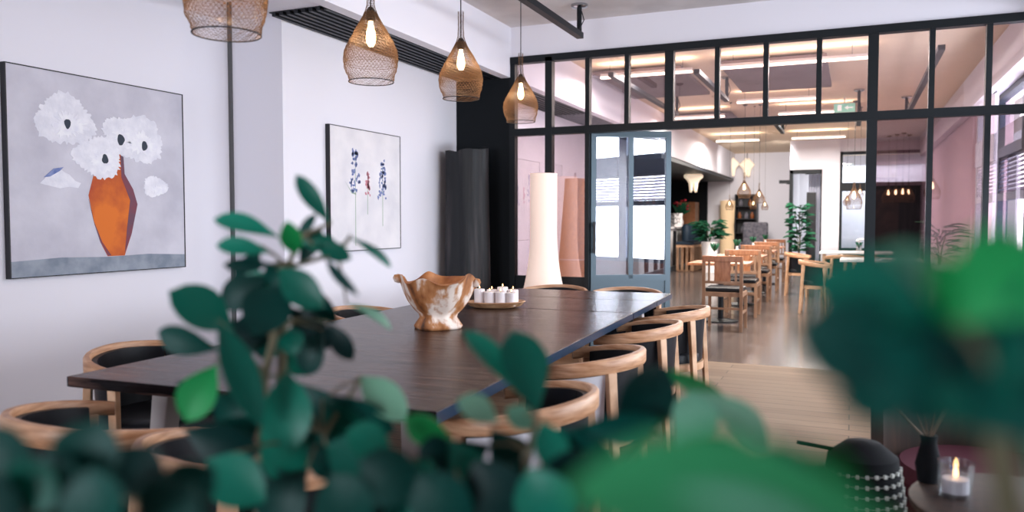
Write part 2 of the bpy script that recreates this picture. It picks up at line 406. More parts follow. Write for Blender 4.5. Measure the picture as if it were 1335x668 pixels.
# open glass door leaf
hx, hy = -2.31, PY + .03
ex, ey = -1.63, PY + .42
ang = math.atan2(ey - hy, ex - hx); LW = math.hypot(ex - hx, ey - hy)
d1 = sroot('door_1', (hx, hy, 0.012), ang)
struct('door_frame', MB().bb(0, .05, -.025, .025, 0, 2.12).bb(LW - .05, LW, -.025, .025, 0, 2.12).bb(.05, LW - .05, -.025, .025, 2.06, 2.12)
       .bb(.05, LW - .05, -.025, .025, 0, .1).bb(LW / 2 - .022, LW / 2 + .022, -.025, .025, .7, 2.06).bb(.05, LW - .05, -.025, .025, .68, .74), K['steel'], d1)
struct('kick_panel', MB().bb(.05, LW - .05, -.012, .012, .1, .68), K['steel'], d1)
struct('pane', MB().bb(.05, LW / 2 - .022, -.004, .004, .74, 2.06), K['doorglass'], d1)
struct('pane', MB().bb(LW / 2 + .022, LW - .05, -.004, .004, .74, 2.06), K['doorglass'], d1)
struct('door_handle', MB().bb(.012, .038, -.075, -.055, .95, 1.25).bb(.015, .035, -.056, -.02, .97, .99).bb(.015, .035, -.056, -.02, 1.21, 1.23), K['frame'], d1)

# right wall: sill wall, header, window bays with sky outside
struct('wall_right', MB().bb(XR, XR + .25, YB, PY, 0, .62), K['red'])
struct('wall_right_far', MB().bb(XR, XR + .25, PY, 20.1, 0, .5), K['wall'])
struct('wall_right_near', MB().bb(XR, XR + .25, YB, 2.0, .62, ZC), K['mauve'])
struct('wall_right_end', MB().bb(XR, XR + .25, 11.0, 20.1, .5, ZC), K['mauve'])
struct('trim_6', MB().bb(XR - .12, XR + .3, 2.0, PY - .02, 2.72, ZC), K['wall'])
struct('trim_7', MB().bb(XR - .12, XR + .3, PY + .14, 11.0, 2.72, ZC).bb(XR - .12, XR - .005, 11.0, 20.1, 2.72, ZC), K['wall'])
bays = []
y = YB
nb = 3
def bay(n, y0, y1, z0, far):
    r = sroot('window_%d' % n, (XR + .1, (y0 + y1) / 2, 0)); h = (y1 - y0) / 2
    f = MB().bb(-.05, .05, -h, -h + .09, z0, 2.72).bb(-.05, .05, h - .09, h, z0, 2.72).bb(-.05, .05, -h + .09, h - .09, z0, z0 + .06)
    f.bb(-.05, .05, -h + .09, h - .09, 2.66, 2.72)
    if not far: f.bb(-.05, .05, -h + .09, h - .09, 1.5, 1.58).bb(-.08, .06, -h + .09, h - .09, 1.98, 2.3)
    else: f.bb(-.05, .05, -h + .09, h - .09, 1.98, 2.1).bb(-.04, .04, -.03, .03, z0 + .06, 1.98)
    if not far:
        bl_ = MB()
        for q in range(9): bl_.box((-.03, 0, 1.60 + q * .046), (.004, (h - .09) * 2, .040), ry=.5)
        struct('blind', bl_, K['blind'], r)
    struct('window_frame', f, K['black'] if far else mats_blue, r)
    struct('window_pane', MB().bb(-.004, .004, -h + .09, h - .09, z0 + .06, 2.66), K['winglass'], r)
mats_blue = mat('window_frame_blue', srgb(58, 70, 92), .5)
n = 2
yy = [2.0, 3.75, 5.45, PY - .05]
for a, b in zip(yy, yy[1:]): bay(n, a, b, .62, False); n += 1
yy2 = [PY + .14, 9.2, 11.0]
for a, b in zip(yy2, yy2[1:]): bay(n, a, b, .5, True); n += 1

# ------------------------------------------------------------------ light
wd = bpy.data.worlds.new('sky'); SC.world = wd; wd.use_nodes = True
wd.node_tree.nodes['Background'].inputs['Color'].default_value = (.86, .92, 1, 1)
wd.node_tree.nodes['Background'].inputs['Strength'].default_value = 1.6
def area(name, loc, sx, sy, energy, color, rot):
    l = bpy.data.lights.new(name, 'AREA'); l.shape = 'RECTANGLE'; l.size = sx; l.size_y = sy
    l.energy = energy; l.color = color
    o = bpy.data.objects.new(name, l); COL.objects.link(o); o.location = loc; o.rotation_euler = rot
    return o
LROT = (0, math.radians(90), 0)             # emits towards -X
area('daylight_near', (XR + .55, 4.6, 1.7), 2.1, 5.2, 400, (.95, .97, 1), LROT)
area('back_fill', (-2.575, YB - .5, 1.7), 3.0, 2.2, 360, (.96, .97, 1), (math.radians(90), 0, 0))  # added fill through the made-up back window
area('daylight_far', (XR + .55, 9.2, 1.65), 2.2, 3.6, 200, (.97, .97, 1), LROT)
for k_, (x_, t_) in enumerate(((-2.6, -2.9), (-1.7, -1.6))):  # added spots that brighten the far wall, not real fixtures
    l = bpy.data.lights.new('far_wall_fill', 'SPOT'); l.energy = 105; l.color = (1, .96, .92); l.spot_size = 1.5; l.spot_blend = .9; l.shadow_soft_size = .15
    o = bpy.data.objects.new('far_wall_fill', l); COL.objects.link(o); o.location = (x_, 19.6, 3.0)
    o.rotation_euler = (Vector((t_, YF, 1.7)) - o.location).to_track_quat('-Z', 'Y').to_euler()
area('corridor_daylight', (.6, 24.8, 2.9), 2.6, 1.2, 90, (.9, .97, 1), (0, 0, 0))

# ------------------------------------------------------------------ dining table
TA = math.radians(2.2)
tc_ = Vector((-1.85, 3.83, 0))
tb = thing('dining_table', 'long dark-stained wooden dining table in front of the glass partition', 'table', tc_, TA)
TL, TW, TZ = 3.86, 1.42, .74
cuts = [-TL / 2, .62, 1.34, TL / 2]
for a, b in zip(cuts, cuts[1:]):
    bd_ = MB().bb(-TW / 2, TW / 2, a + .007, b - .007, TZ - .038, TZ).build('tabletop_board', K['tabletop'], tb, bevel=.003)
    MB().bb(TW / 2 + .0005, TW / 2 + .003, a + .007, b - .007, TZ - .036, TZ - .002).build('edge_sheen', K['edge'], bd_)  # thin strips carrying the painted window sheen of the long edges
    MB().bb(-TW / 2 - .003, -TW / 2 - .0005, a + .007, b - .007, TZ - .036, TZ - .002).build('edge_sheen', K['edge'], bd_)
MB().bb(-TW / 2 + .14, TW / 2 - .14, -TL / 2 + .18, TL / 2 - .18, TZ - .05, TZ - .0385).build('apron', K['frame'], tb)
for sx in (-1, 1):
    for sy in (-1, 1):
        MB().bar((sx * (TW / 2 - .20), sy * (TL / 2 - .26), TZ - .05), (sx * (TW / 2 - .16), sy * (TL / 2 - .2), 0), .075, .075, .055, .055).build('leg', K['tableleg'], tb, bevel=.004)

# ------------------------------------------------------------------ dining chairs
def make_chair(white):
    r = thing('dining_chair', '', 'chair')
    a, b = .285, .27
    def P(ph, off=0., z=0.): return Vector(((a + off) * math.sin(ph), -(b + off) * math.cos(ph), z))
    def O(ph): return Vector((math.sin(ph) / a, -math.cos(ph) / b, 0)).normalized()
    lim = math.radians(118)
    zr = lambda ph: .705 - .055 * max(0, abs(ph) / lim) ** 1.6
    path = []
    for i in range(41):
        ph = -lim + 2 * lim * i / 40
        k = 1.0 - .28 * (abs(ph) / lim) ** 3
        path.append((P(ph, 0, zr(ph)), O(ph), k))
    sec = [(-.006, -.03), (.012, -.03), (.016, -.022), (.016, .022), (.010, .03), (-.008, .03), (-.013, .022), (-.012, -.022)]
    MB().sweep(path, sec).build('back_rail', K['oakrail'], r, smooth=50)
    def shell(p0, p1, z0, off=-.036, th=.022, top=-.006):
        m = MB(); N = 14; vs = []; fs = []
        for i in range(N + 1):
            ph = p0 + (p1 - p0) * i / N
            for o, z in ((off, z0), (off + th, z0), (off + th, zr(ph) - top), (off, zr(ph) - top)):
                taper = 1 - .08 * (1 if z == z0 else 0)
                q = P(ph, o, z); q.x *= taper; q.y *= taper; vs.append(q)
        for i in range(N):
            for j in range(4):
                j2 = (j + 1) % 4; fs.append((i * 4 + j, i * 4 + j2, i * 4 + 4 + j2, i * 4 + 4 + j))
        fs += [(0, 1, 2, 3), tuple(N * 4 + j for j in range(4))]
        return m.add(vs, fs)
    d = math.radians
    shell(d(-41.5), d(41.5), .40).build('backrest', K['leather'], r, smooth=50)
    for s in (-1, 1):
        pm = 'white' if white else 'black'
        sp_ = shell(s * d(42), s * d(100), .40).build('side_panel', K['leather'], r, smooth=50)
        if white:
            o = shell(s * d(45), s * d(97), .40, off=-.0135, th=.012, top=.034).build('outer_panel', K['whitepad'], sp_, smooth=50)
            o['label'] = 'white upholstered outer side panel'
    for s in (-1, 1):
        ph = s * d(41); t = P(ph, .004, zr(ph) - .028); q = P(ph, .012, 0); q.x *= 1.04; q.y *= 1.16
        MB().bar(q, t, .026, .03, .042, .032, up=O(ph)).build('leg', K['oak'], r, bevel=.004)
        ph = s * d(103); t = P(ph, 0, zr(ph) - .02); q = P(ph, .012, 0); q.y += .03
        MB().bar(q, t, .026, .03, .04, .03, up=O(ph)).build('leg', K['oak'], r, bevel=.004)
    sm = MB(); pts = []
    for i in range(32):
        t = 2 * PI * i / 32
        x, y = .245 * math.copysign(abs(math.cos(t)) ** .75, math.cos(t)), .235 * math.copysign(abs(math.sin(t)) ** .75, math.sin(t))
        pts.append((x, y))
    rings = [(.9, .395), (1, .40), (1.0, .445), (.95, .462), (.6, .468)]
    vs = []; fs = []
    for k, z in rings:
        for x, y in pts: vs.append((x * k, y * k, z))
    for i in range(len(rings) - 1):
        for j in range(32): fs.append((i * 32 + j, i * 32 + (j + 1) % 32, i * 32 + 32 + (j + 1) % 32, i * 32 + 32 + j))
    fs += [tuple(range(32))[::-1], tuple((len(rings) - 1) * 32 + j for j in range(32))]
    sm.add(vs, fs).build('seat', K['leather'], r, smooth=50)
    fm = MB(); path = []
    for i in range(33):
        t = 2 * PI * i / 32
        path.append((Vector((.25 * math.cos(t), .24 * math.sin(t), .37)), Vector((math.cos(t), math.sin(t), 0)), 1))
    fm.sweep(path, [(-.012, -.022), (.008, -.022), (.008, .022), (-.012, .022)]).build('seat_frame', K['oak'], r, smooth=40)
    return r
chB = make_chair(False); chW = make_chair(True)
GR = 'bentwood tub chairs around the long dining table'
chairs = [
    # x, y, rz (chair faces +y locally), white?, label
    (-1.10, 5.02, PI / 2, 0, 'bentwood tub chair on the right side of the long table, farthest from the camera'),
    (-1.11, 4.20, PI / 2 + .05, 0, 'bentwood tub chair, second from the far end on the right side of the long table'),
    (-1.08, 3.24, PI / 2 - .04, 1, 'bentwood tub chair with white side panel, middle of the right side of the table'),
    (-1.02, 2.36, PI / 2 + .03, 1, 'bentwood tub chair with white side panel just behind the pair of tall leaves'),
    (-2.72, 2.50, -PI / 2 - .05, 0, 'bentwood tub chair between the left wall and the table, left of the tall rubber plant'),
    (-2.71, 4.14, -PI / 2 + .05, 0, 'bentwood tub chair between the left wall and the table, just left of the burl bowl'),
    (-2.04, 1.69, -.25, 0, 'bentwood tub chair at the near table end, in the lower left corner'),
    (-1.42, 1.60, -.22, 0, 'bentwood tub chair at the near end of the table, half behind the tall rubber plant'),
    (-2.25, 6.03, PI, 0, 'bentwood tub chair at the far table end in front of the white floor lamp'),
    (-1.64, 6.05, PI + .05, 0, 'bentwood tub chair at the far table end in front of the open glass door'),
]
first = {0: True, 1: True}
for x, y, rz, wh, lab in chairs:
    src = chW if wh else chB
    o = src if first[wh] else copy_tree(src)
    first[wh] = False
    o.location = (x, y, 0); o.rotation_euler = (0, 0, rz); tag(o, lab, 'chair', GR)

# ------------------------------------------------------------------ on the table
bx, by = -1.9, 3.47
bw = thing('wooden_bowl', 'rustic burl wood bowl with wavy rim and pedestal foot on the dining table', 'bowl', (bx, by, TZ + .001))
prof = [(.0, .0), (.113, .0), (.117, .014), (.102, .036), (.088, .056), (.092, .072), (.120, .098), (.148, .135), (.166, .172), (.178, .208), (.186, .232), (.194, .246)]
lob = lambda t: math.sin(5 * t + 2.2) * .6 + math.sin(3 * t + 2.) * .4 + .2 * math.sin(8 * t + 1)
fr = lambda t, k: (.022 * lob(t + .5) * max(0, (k - .45) / .55) ** 1.2 + .005 * math.sin(7 * t) * (k > .12) + .006 * math.sin(4 * t + 1) * (k > .05))
fz = lambda t, k: .030 * lob(t) * max(0, (k - .55) / .45) ** 1.3
MB().lathe(prof, n=96, fr=fr, fz=fz).build('outer_wall', K['burl'], bw, smooth=0)
p2 = [(.194, .246), (.180, .248), (.164, .225), (.150, .19), (.120, .14), (.07, .11), (.0, .105)]
fr2 = lambda t, k: (.022 * lob(t + .5) * max(0, 1 - k * 1.1) ** 1.2 + .005 * math.sin(7 * t) * (k < .9) + .006 * math.sin(4 * t + 1) * (k < .9))
fz2 = lambda t, k: .030 * lob(t) * max(0, 1 - k * 1.2) ** 1.3
MB().lathe(p2, n=96, fr=fr2, fz=fz2).build('inner_wall', K['burlin'], bw, smooth=0)
for ta, rr_ in ((YAW + PI + .05, .024), (YAW - .12, .022), (YAW + .25, .016)):
    q = .190 + fr(ta, 1); zz = .236 + fz(ta, 1)
    MB().lathe([(.0, -.026), (rr_ * .7, -.02), (rr_, 0), (rr_ * .75, .016), (.0, .02)], c=(q * math.cos(ta), q * math.sin(ta), zz), n=14, sx=1.2).build('rim_knob', K['burl'], bw, smooth=0)

tx, ty = -2.015, 4.42
ty_ = thing('wooden_tray', 'flat oval wooden tray under the white candles on the dining table', 'tray', (tx, ty, TZ + .001), .55)
MB().lathe([(0, 0), (.10, 0), (.135, .012), (.15, .034), (.156, .036), (.15, .04), (.13, .022), (.09, .014), (0, .014)], n=48, sx=1.2, sy=.85).build('dish', K['traywood'], ty_, smooth=40)
cpos = [(-.10, -.01, .098), (-.035, .045, .09), (-.03, -.035, .084), (.035, .04, .108), (.04, -.04, .084), (.10, .045, .092), (.105, -.03, .08)]
clab = ['leftmost white pillar candle on the wooden tray', 'white pillar candle at the back left of the tray', 'white pillar candle at the front left of the tray',
        'tallest white pillar candle, in the middle of the tray', 'short white pillar candle at the front right of the tray',
        'white pillar candle at the back right of the tray', 'rightmost short white pillar candle on the tray']
for (x, y, hgt), lab in zip(cpos, clab):
    gx, gy = rot2(x, y, .2)
    c = thing('pillar_candle', lab, 'candle', (tx + gx, ty + gy, TZ + .017), 0, 'white candles on the wooden tray')
    MB().lathe([(0, 0), (.0325, 0), (.033, .003), (.033, hgt - .003), (.030, hgt), (.012, hgt - .004), (0, hgt - .005)], n=20).build('wax_body', K['wax'], c, smooth=40)
    wk_ = MB().tube([(0, 0, hgt - .006), (0, .001, hgt + .006)], .001, 5).build('wick', K['wick'], c)
    MB().lathe([(0, 0), (.004, .004), (.0035, .009), (0, .018)], c=(0, 0, hgt + .004), n=8).build('flame', K['flame'], wk_, smooth=0)

# ------------------------------------------------------------------ pendant lamps
def make_pendant(cord_len, hood=True):
    r = thing('pendant_lamp', '', 'pendant lamp')
    # origin at the lower rim; shade .27 wide, .33 tall, knitted wire
    prof = [(.110, 0), (.113, .015), (.115, .03), (.128, .055), (.133, .085), (.136, .125), (.132, .152), (.118, .185), (.096, .225), (.070, .27), (.044, .315), (.030, .345)]
    def knit(pr, n, rows, tw):
        m = MB(); vs = []; fs = []
        L = len(pr) - 1
        for i in range(rows + 1):
            u = i / rows * L; k = min(int(u), L - 1); f = u - k
            R = pr[k][0] * (1 - f) + pr[k + 1][0] * f; Z = pr[k][1] * (1 - f) + pr[k + 1][1] * f
            for j in range(n):
                t = 2 * PI * (j + (.5 if i % 2 else 0)) / n
                q = R * (1 + .012 * math.sin(i * 2.1 + j) + tw * .02 * math.sin(3 * t + i * .3))
                vs.append((q * math.cos(t), q * math.sin(t), Z + .002 * math.sin(j * 1.7 + i)))
        for i in range(rows):
            for j in range(n):
                j2 = (j + 1) % n
                if i % 2 == 0: fs += [(i * n + j, i * n + j2, (i + 1) * n + j), (i * n + j2, (i + 1) * n + j2, (i + 1) * n + j)]
                else: fs += [(i * n + j, (i + 1) * n + j2, (i + 1) * n + j), (i * n + j, i * n + j2, (i + 1) * n + j2)]
        return m.add(vs, fs)
    knit(prof, 44, 30, 1).build('wire_shade', K['wire'], r, wire=.0017)
    inner = [(q[0] * .985, q[1]) for q in prof[4:]]
    knit(inner, 44, 24, .5).build('inner_wire_layer', K['wire'], r, wire=.0019)
    neck = [(.030, .345), (.020, .38), (.017, .44), (.018, .53)]
    knit(neck, 12, 14, .3).build('wire_neck', K['wire'], r, wire=.0016)
    rim = MB(); rim.tube([(0.112 * math.cos(2 * PI * i / 32), 0.112 * math.sin(2 * PI * i / 32), 0) for i in range(33)], .0025, 6, cap=False)
    rim.build('rim_ring', K['cord'], r, smooth=0)
    sk_ = MB().lathe([(0, .37), (.012, .37), (.02, .355), (.024, .325), (.021, .30), (0, .30)], n=16).build('socket', K['socket'], r, smooth=40)
    MB().lathe([(0, .175), (.012, .178), (.022, .195), (.025, .215), (.022, .245), (.014, .28), (.012, .302), (0, .302)], n=16).build('bulb', K['bulb'], sk_, smooth=0)
    MB().tube([(0, 0, .36), (0, 0, cord_len)], .0035, 6).build('cord', K['cord'], r)
    MB().lathe([(0, cord_len), (.05, cord_len), (.05, cord_len - .012), (.03, cord_len - .03), (0, cord_len - .03)], n=20).build('ceiling_rose', K['socket'], r, smooth=40)
    return r
PN = [(-1.965, 2.11, 1.91, 'knitted wire pendant lamp nearest the camera, cut off by the top of the photo'),
      (-2.237, 3.401, 1.974, 'second knitted wire pendant lamp from the camera, in front of the dark ceiling grille'),
      (-2.236, 4.392, 2.028, 'third knitted wire pendant lamp from the camera, half in front of the black wall panel'),
      (-2.40, 5.74, 2.047, 'farthest of the four knitted wire pendant lamps over the table, against the glass partition')]
PG = 'knitted wire pendant lamps over the dining table'
for i, (x, y, z, lab) in enumerate(PN):
    o = make_pendant(ZC - z)
    o.location = (x, y, z); tag(o, lab, 'pendant lamp', PG)
    if i: 
        o.scale = (1, 1, 1)
    l = bpy.data.lights.new('bulb_light', 'POINT'); l.energy = 5; l.color = (1, .74, .46); l.shadow_soft_size = .03
    lo = bpy.data.objects.new('bulb_light', l); COL.objects.link(lo); lo.location = (x, y, z + .15)

# ------------------------------------------------------------------ paintings
def disc(cx, cy, rx, ry, n, jag, seed):
    rnd = random.Random(seed); pts = []
    for i in range(n):
        t = 2 * PI * i / n; k = 1 - jag * rnd.random() + .1 * math.sin(3 * t + seed)
        pts.append((cx + rx * k * math.cos(t), cy + ry * k * math.sin(t)))
    return pts
def picture(label, x, y0, y1, z0, z1, cm):
    r = thing('painting', label, 'painting', (x, (y0 + y1) / 2, z0), PI / 2)   # local x -> world +y, local -y -> world +x (room)
    W, H = y1 - y0, z1 - z0; t = .035
    MB().bb(-W / 2 + .006, W / 2 - .006, -t, -.002, .006, H - .006).build('canvas', cm, r)
    MB().bb(-W / 2, -W / 2 + .006, -t - .004, 0, 0, H).bb(W / 2 - .006, W / 2, -t - .004, 0, 0, H).bb(-W / 2 + .006, W / 2 - .006, -t - .004, 0, 0, .006).bb(-W / 2 + .006, W / 2 - .006, -t - .004, 0, H - .006, H).build('frame', K['frame'], r)
    cv = [c_ for c_ in r.children if c_.name.startswith('canvas')][0]
    def lay(name, pts, m, lv, parent=cv):
        q = [((u - .5) * W, -t - .0006 * lv, v * H) for u, v in pts]
        return MB().prism(q, (0, .0006 * lv, 0)).build(name, m, parent)
    def laym(name, lst, m, lv):
        b = MB()
        for pts in lst: b.prism([((u - .5) * W, -t - .0006 * lv, v * H) for u, v in pts], (0, .0006 * lv, 0))
        return b.build(name, m, cv)
    return r, lay, laym
r, lay, laym = picture('large square painting of an orange vase with white flowers on the left wall', XA, 2.83, 4.05, .96, 2.125, K['canvas1'])
lay('painted_table', [(.006, .005), (.994, .005), (.994, .075), (.75, .088), (.5, .082), (.25, .09), (.006, .08)], K['ptable'], 1)
vase = [(.50, .085), (.60, .085), (.645, .2), (.685, .36), (.66, .44), (.61, .52), (.605, .6), (.585, .625), (.55, .6), (.50, .56), (.435, .52), (.40, .40), (.43, .25), (.47, .14)]
lay('painted_vase', vase, K['pvase'], 2)
lay('painted_vase_shade', [(.60, .095), (.645, .2), (.685, .36), (.66, .44), (.61, .52), (.605, .61), (.588, .62), (.59, .5), (.64, .38), (.62, .25)], K['pshade'], 3)
lay('painted_vase_shade', [(.50, .087), (.46, .16), (.43, .25), (.40, .38), (.425, .27), (.47, .16), (.52, .09)], K['pshade'], 3)
for i, (u, v, rx, ry) in enumerate([(.285, .765, .165, .135), (.70, .71, .17, .135), (.465, .60, .145, .115), (.59, .74, .11, .09), (.24, .465, .11, .05), (.80, .46, .085, .06)]):
    pts = disc(u, v, rx, ry, 90, .15, i + 3)
    if i == 4: pts = [(.15, .45), (.18, .48), (.2, .5), (.225, .515), (.25, .528), (.275, .51), (.3, .5), (.33, .47), (.36, .46), (.345, .435), (.30, .44), (.25, .43), (.2, .44)]
    lay('painted_flower', pts, K['pwhite'], 3 + (i % 4))
    if i != 4: lay('painted_petal_tint', disc(u + .02, v - .02, rx * .62, ry * .55, 60, .5, i + 40), K['pwhite2'], 7)
for i, (u, v, s_) in enumerate([(.295, .75, .021), (.59, .70, .026), (.735, .68, .023), (.495, .59, .022)]):
    lay('painted_flower_centre', disc(u, v, s_ * .85, s_ * 1.2, 16, .12, i), K['pdark'], 9)
lay('painted_blue_stroke', [(.17, .48), (.22, .525), (.27, .535), (.25, .515), (.20, .485)], K['pblue'], 7)
r, lay, laym = picture('small painting of blue lavender stems on the left wall beside the black panel', XL, 5.02, 6.05, 1.03, 2.015, K['canvas2'])
rnd = random.Random(4)
def spike(u, v0, v1, w, mk, nm, nb):
    lst = []
    for i in range(nb):
        v = v0 + (v1 - v0) * rnd.random(); ww = w * (1.05 - .6 * (v - v0) / (v1 - v0))
        uu = u + (rnd.random() - .5) * 2 * ww
        lst.append(disc(uu, v, .010 + .012 * rnd.random(), .012 + .014 * rnd.random(), 8, .5, i))
    laym(nm, lst, K[mk], 2)
spike(.33, .48, .83, .07, 'pblue', 'painted_blossom', 46)
spike(.72, .44, .77, .065, 'pblue', 'painted_blossom', 46)
spike(.50, .46, .64, .035, 'ppink', 'painted_blossom', 18)
laym('painted_stem', [[(.325, .04), (.335, .04), (.337, .8), (.331, .8)], [(.496, .3), (.504, .3), (.505, .6), (.498, .6)], [(.716, .2), (.724, .2), (.726, .72), (.718, .72)],
     [(.2, .56), (.21, .55), (.28, .47), (.34, .46), (.34, .475), (.28, .485)]], K['pgreen'], 1)

# ------------------------------------------------------------------ log sculpture, floor lamps
lg = thing('tree_trunk', 'tall hollow charred tree trunk standing against the left wall by the black panel', 'tree trunk', (-3.445, 6.90, 0))
lf = lambda t, k: .02 * math.sin(2 * t + 1 + k) + .012 * math.sin(5 * t + 3 * k) + .006 * math.sin(11 * t + 7 * k)
pr = [(.235, 0), (.215, .2), (.205, .5), (.20, .9), (.192, 1.3), (.187, 1.7), (.19, 1.96)]
MB().lathe(pr + [(.155, 1.965), (.15, 1.7), (.15, 1.5)], n=48, fr=lf, fz=lambda t, k: (.02 * math.sin(t + .5) + .008 * math.sin(4 * t)) * (k > .6)).build('bark', K['log'], lg, smooth=50)
MB().lathe([(0, 1.5), (.15, 1.5)], n=24).build('hollow_floor', K['log'], lg)
def flare(z1, rt, rb, n=30):
    out = []
    for i in range(n + 1):
        k = i / n; z = .28 + (z1 - .28) * k
        out.append((rt + (rb - rt) * max(0, 1 - k / .62) ** 2.0, z))
    return out
fl = thing('floor_lamp', 'tall white paper floor lamp with flared shade in front of the glass partition', 'floor lamp', (-2.665, 6.93, 0))
MB().lathe([(rr, z) for rr, z in flare(1.71, .126, .30)], n=40).build('lamp_shade', K['paper'], fl, smooth=0)
MB().lathe([(0, 0), (.16, 0), (.16, .02), (.03, .03), (.02, .3), (.02, 1.0), (0, 1.0)], n=24).build('base', K['socket'], fl, smooth=40)
MB().tube([(.126 * math.cos(2 * PI * i / 32), .126 * math.sin(2 * PI * i / 32), 1.71) for i in range(33)], .004, 6, cap=False).build('top_ring', K['paper'], fl)
for zz in (.3, .8): MB().bar((-.14 if zz > .5 else -.29, 0, zz), (.14 if zz > .5 else .29, 0, zz), .008, .008).build('shade_strut', K['socket'], fl)
fa = thing('floor_lamp', 'amber woven floor lamp standing behind the glass beside the white paper lamp', 'floor lamp', (-2.60, 7.66, 0))
MB().lathe([(.225, .0), (.205, .35), (.165, .9), (.13, 1.35), (.105, 1.70)], n=40).build('woven_shade', K['amber'], fa, smooth=0)
MB().lathe([(0, .0), (.2, .0), (.2, .02), (.02, .03), (.02, .8), (0, .8)], n=20).build('base', K['socket'], fa)
MB().tube([(.17 * math.cos(2 * PI * i / 32), .17 * math.sin(2 * PI * i / 32), .88) for i in range(33)], .008, 6, cap=False).build('hoop', K['paper'], fa)
MB().tube([(0, 0, .78), (0, 0, 1.70), (.0, 0, 1.76)], .012, 8).build('finial', K['wax'], fa)
for nm, p, e, c in (('paper_lamp_light', (-2.665, 6.93, 1.25), 5, (1, .75, .5)),):
    l = bpy.data.lights.new(nm, 'POINT'); l.energy = e; l.color = c; l.shadow_soft_size = .06
    o = bpy.data.objects.new(nm, l); COL.objects.link(o); o.location = p

# ------------------------------------------------------------------ ceiling: track rails, linear lights, acoustic panels
def track(label, x, y0, y1, z, near=False):
    r = thing('track_rail', label, 'lighting track', (x, y1, z))
    MB().bb(-.03, .03, y0 - y1, 0, -.02, .03).build('rail', K['black'], r)
    MB().tube([(0, -.03, .0), (0, -.03, ZC - z)], .022, 12).build('hanger', K['black'], r, smooth=40)
    MB().lathe([(0, ZC - z), (.075, ZC - z), (.075, ZC - z - .02), (.05, ZC - z - .03), (0, ZC - z - .03)], c=(0, -.03, 0), n=20).build('ceiling_plate', K['tile'], r, smooth=40)
    MB().tube([(.02, -.1, .03), (.06, -.08, .12), (.03, -.05, .2), (.0, -.03, ZC - z - .02)], .005, 6).build('cable', K['cord'], r)
    return r
track('black ceiling track rail above the dining table, in front of the partition', -2.24, 4.9, 6.72, 2.9)
track('black ceiling track rail behind the partition, right of its left grey ceiling panel', -1.56, 8.6, 10.8, 2.86)
track('black ceiling track rail hung above the aisle tables, below the transom', -1.15, 12.8, 14.6, 2.80)
track('black ceiling track rail seen through the left transom panes', -2.45, 8.4, 11.95, 2.86)
track('black ceiling track rail by the right window beam behind the partition', .72, 8.3, 13.6, 2.86)
track('short black ceiling track rail near the dark end window', .05, 11.8, 12.6, 2.66)
def strip(label, x, y, w):
    r = thing('linear_light', label, 'ceiling light', (x, y, 3.0), 0, 'linear ceiling lights behind the partition')
    MB().bb(-w / 2, w / 2, -.035, .035, .0, .015).build('diffuser', K['strip'], r)
    MB().bb(-w / 2, w / 2, -.03, .03, .016, .05).build('housing', K['white'], r)
    area('linear_light_glow', (x, y, 2.995), w, .07, (80 if y < 16 else 150) * w, (1, .94, .87), (0, 0, 0))
    area('linear_light_uplight', (x, y, 3.055), w, .06, 5 * w, (1, .8, .6), (PI, 0, 0))
    for s in (-1, 1): MB().tube([(s * w * .4, 0, .05), (s * w * .4, 0, ZC - 3.0)], .003, 5).build('suspension_wire', K['cord'], r)
SL = [(-2.3, 9.35, 1.1, 'linear ceiling light in front of the left grey ceiling panel'), (-.66, 9.3, 1.55, 'long linear ceiling light in front of the right grey ceiling panel'),
      (-1.05, 12.1, 1.1, 'linear ceiling light just behind the right grey ceiling panel'), (-2.45, 13.6, .9, 'linear ceiling light behind the left grey ceiling panel, above the thick post'),
      (-.6, 13.7, 1.1, 'linear ceiling light beside the green exit sign'), (-2.35, 17.9, .9, 'farthest linear ceiling light on the left, over the bar seats'),
      (-.7, 17.9, 1.05, 'farthest linear ceiling light on the right, in front of the white pillar')]
for x, y, w_, lab in SL: strip(lab, x, y, w_)
for (x0, x1, y0, y1, lab) in ((-3.05, -1.93, 9.6, 11.7, 'grey acoustic panel under the ceiling behind the left transom panes'), (-1.48, -.3, 9.55, 11.7, 'grey acoustic panel under the ceiling behind the middle transom panes'),
                              (-3.0, -1.95, 14.1, 15.6, 'grey acoustic panel farther back over the bar side')):
    o = MB().bb(x0, x1, y0, y1, 3.09, 3.14).build('acoustic_panel', K['darkgrey'], bevel=.008)
    tag(o, lab, 'ceiling panel', 'acoustic ceiling panels')
ex_ = thing('exit_sign', 'pale green emergency exit sign hanging at the ceiling behind the partition', 'sign', (-.15, 13.2, 2.93))
MB().bb(-.15, .15, -.015, .015, 0, .13).build('sign_box', K['exit'], ex_)
MB().bb(-.10, -.04, -.019, -.0155, .02, .11).build('door_pictogram', K['exitw'], ex_)
MB().prism([(.0, -.0155, .065), (.05, -.0155, .1), (.05, -.0155, .075), (.12, -.0155, .075), (.12, -.0155, .055), (.05, -.0155, .055), (.05, -.0155, .03)], (0, -.003, 0)).build('arrow_pictogram', K['exitw'], ex_)
MB().tube([(0, 0, .13), (0, 0, ZC - 2.93)], .008, 8).build('hanger', K['white'], ex_)

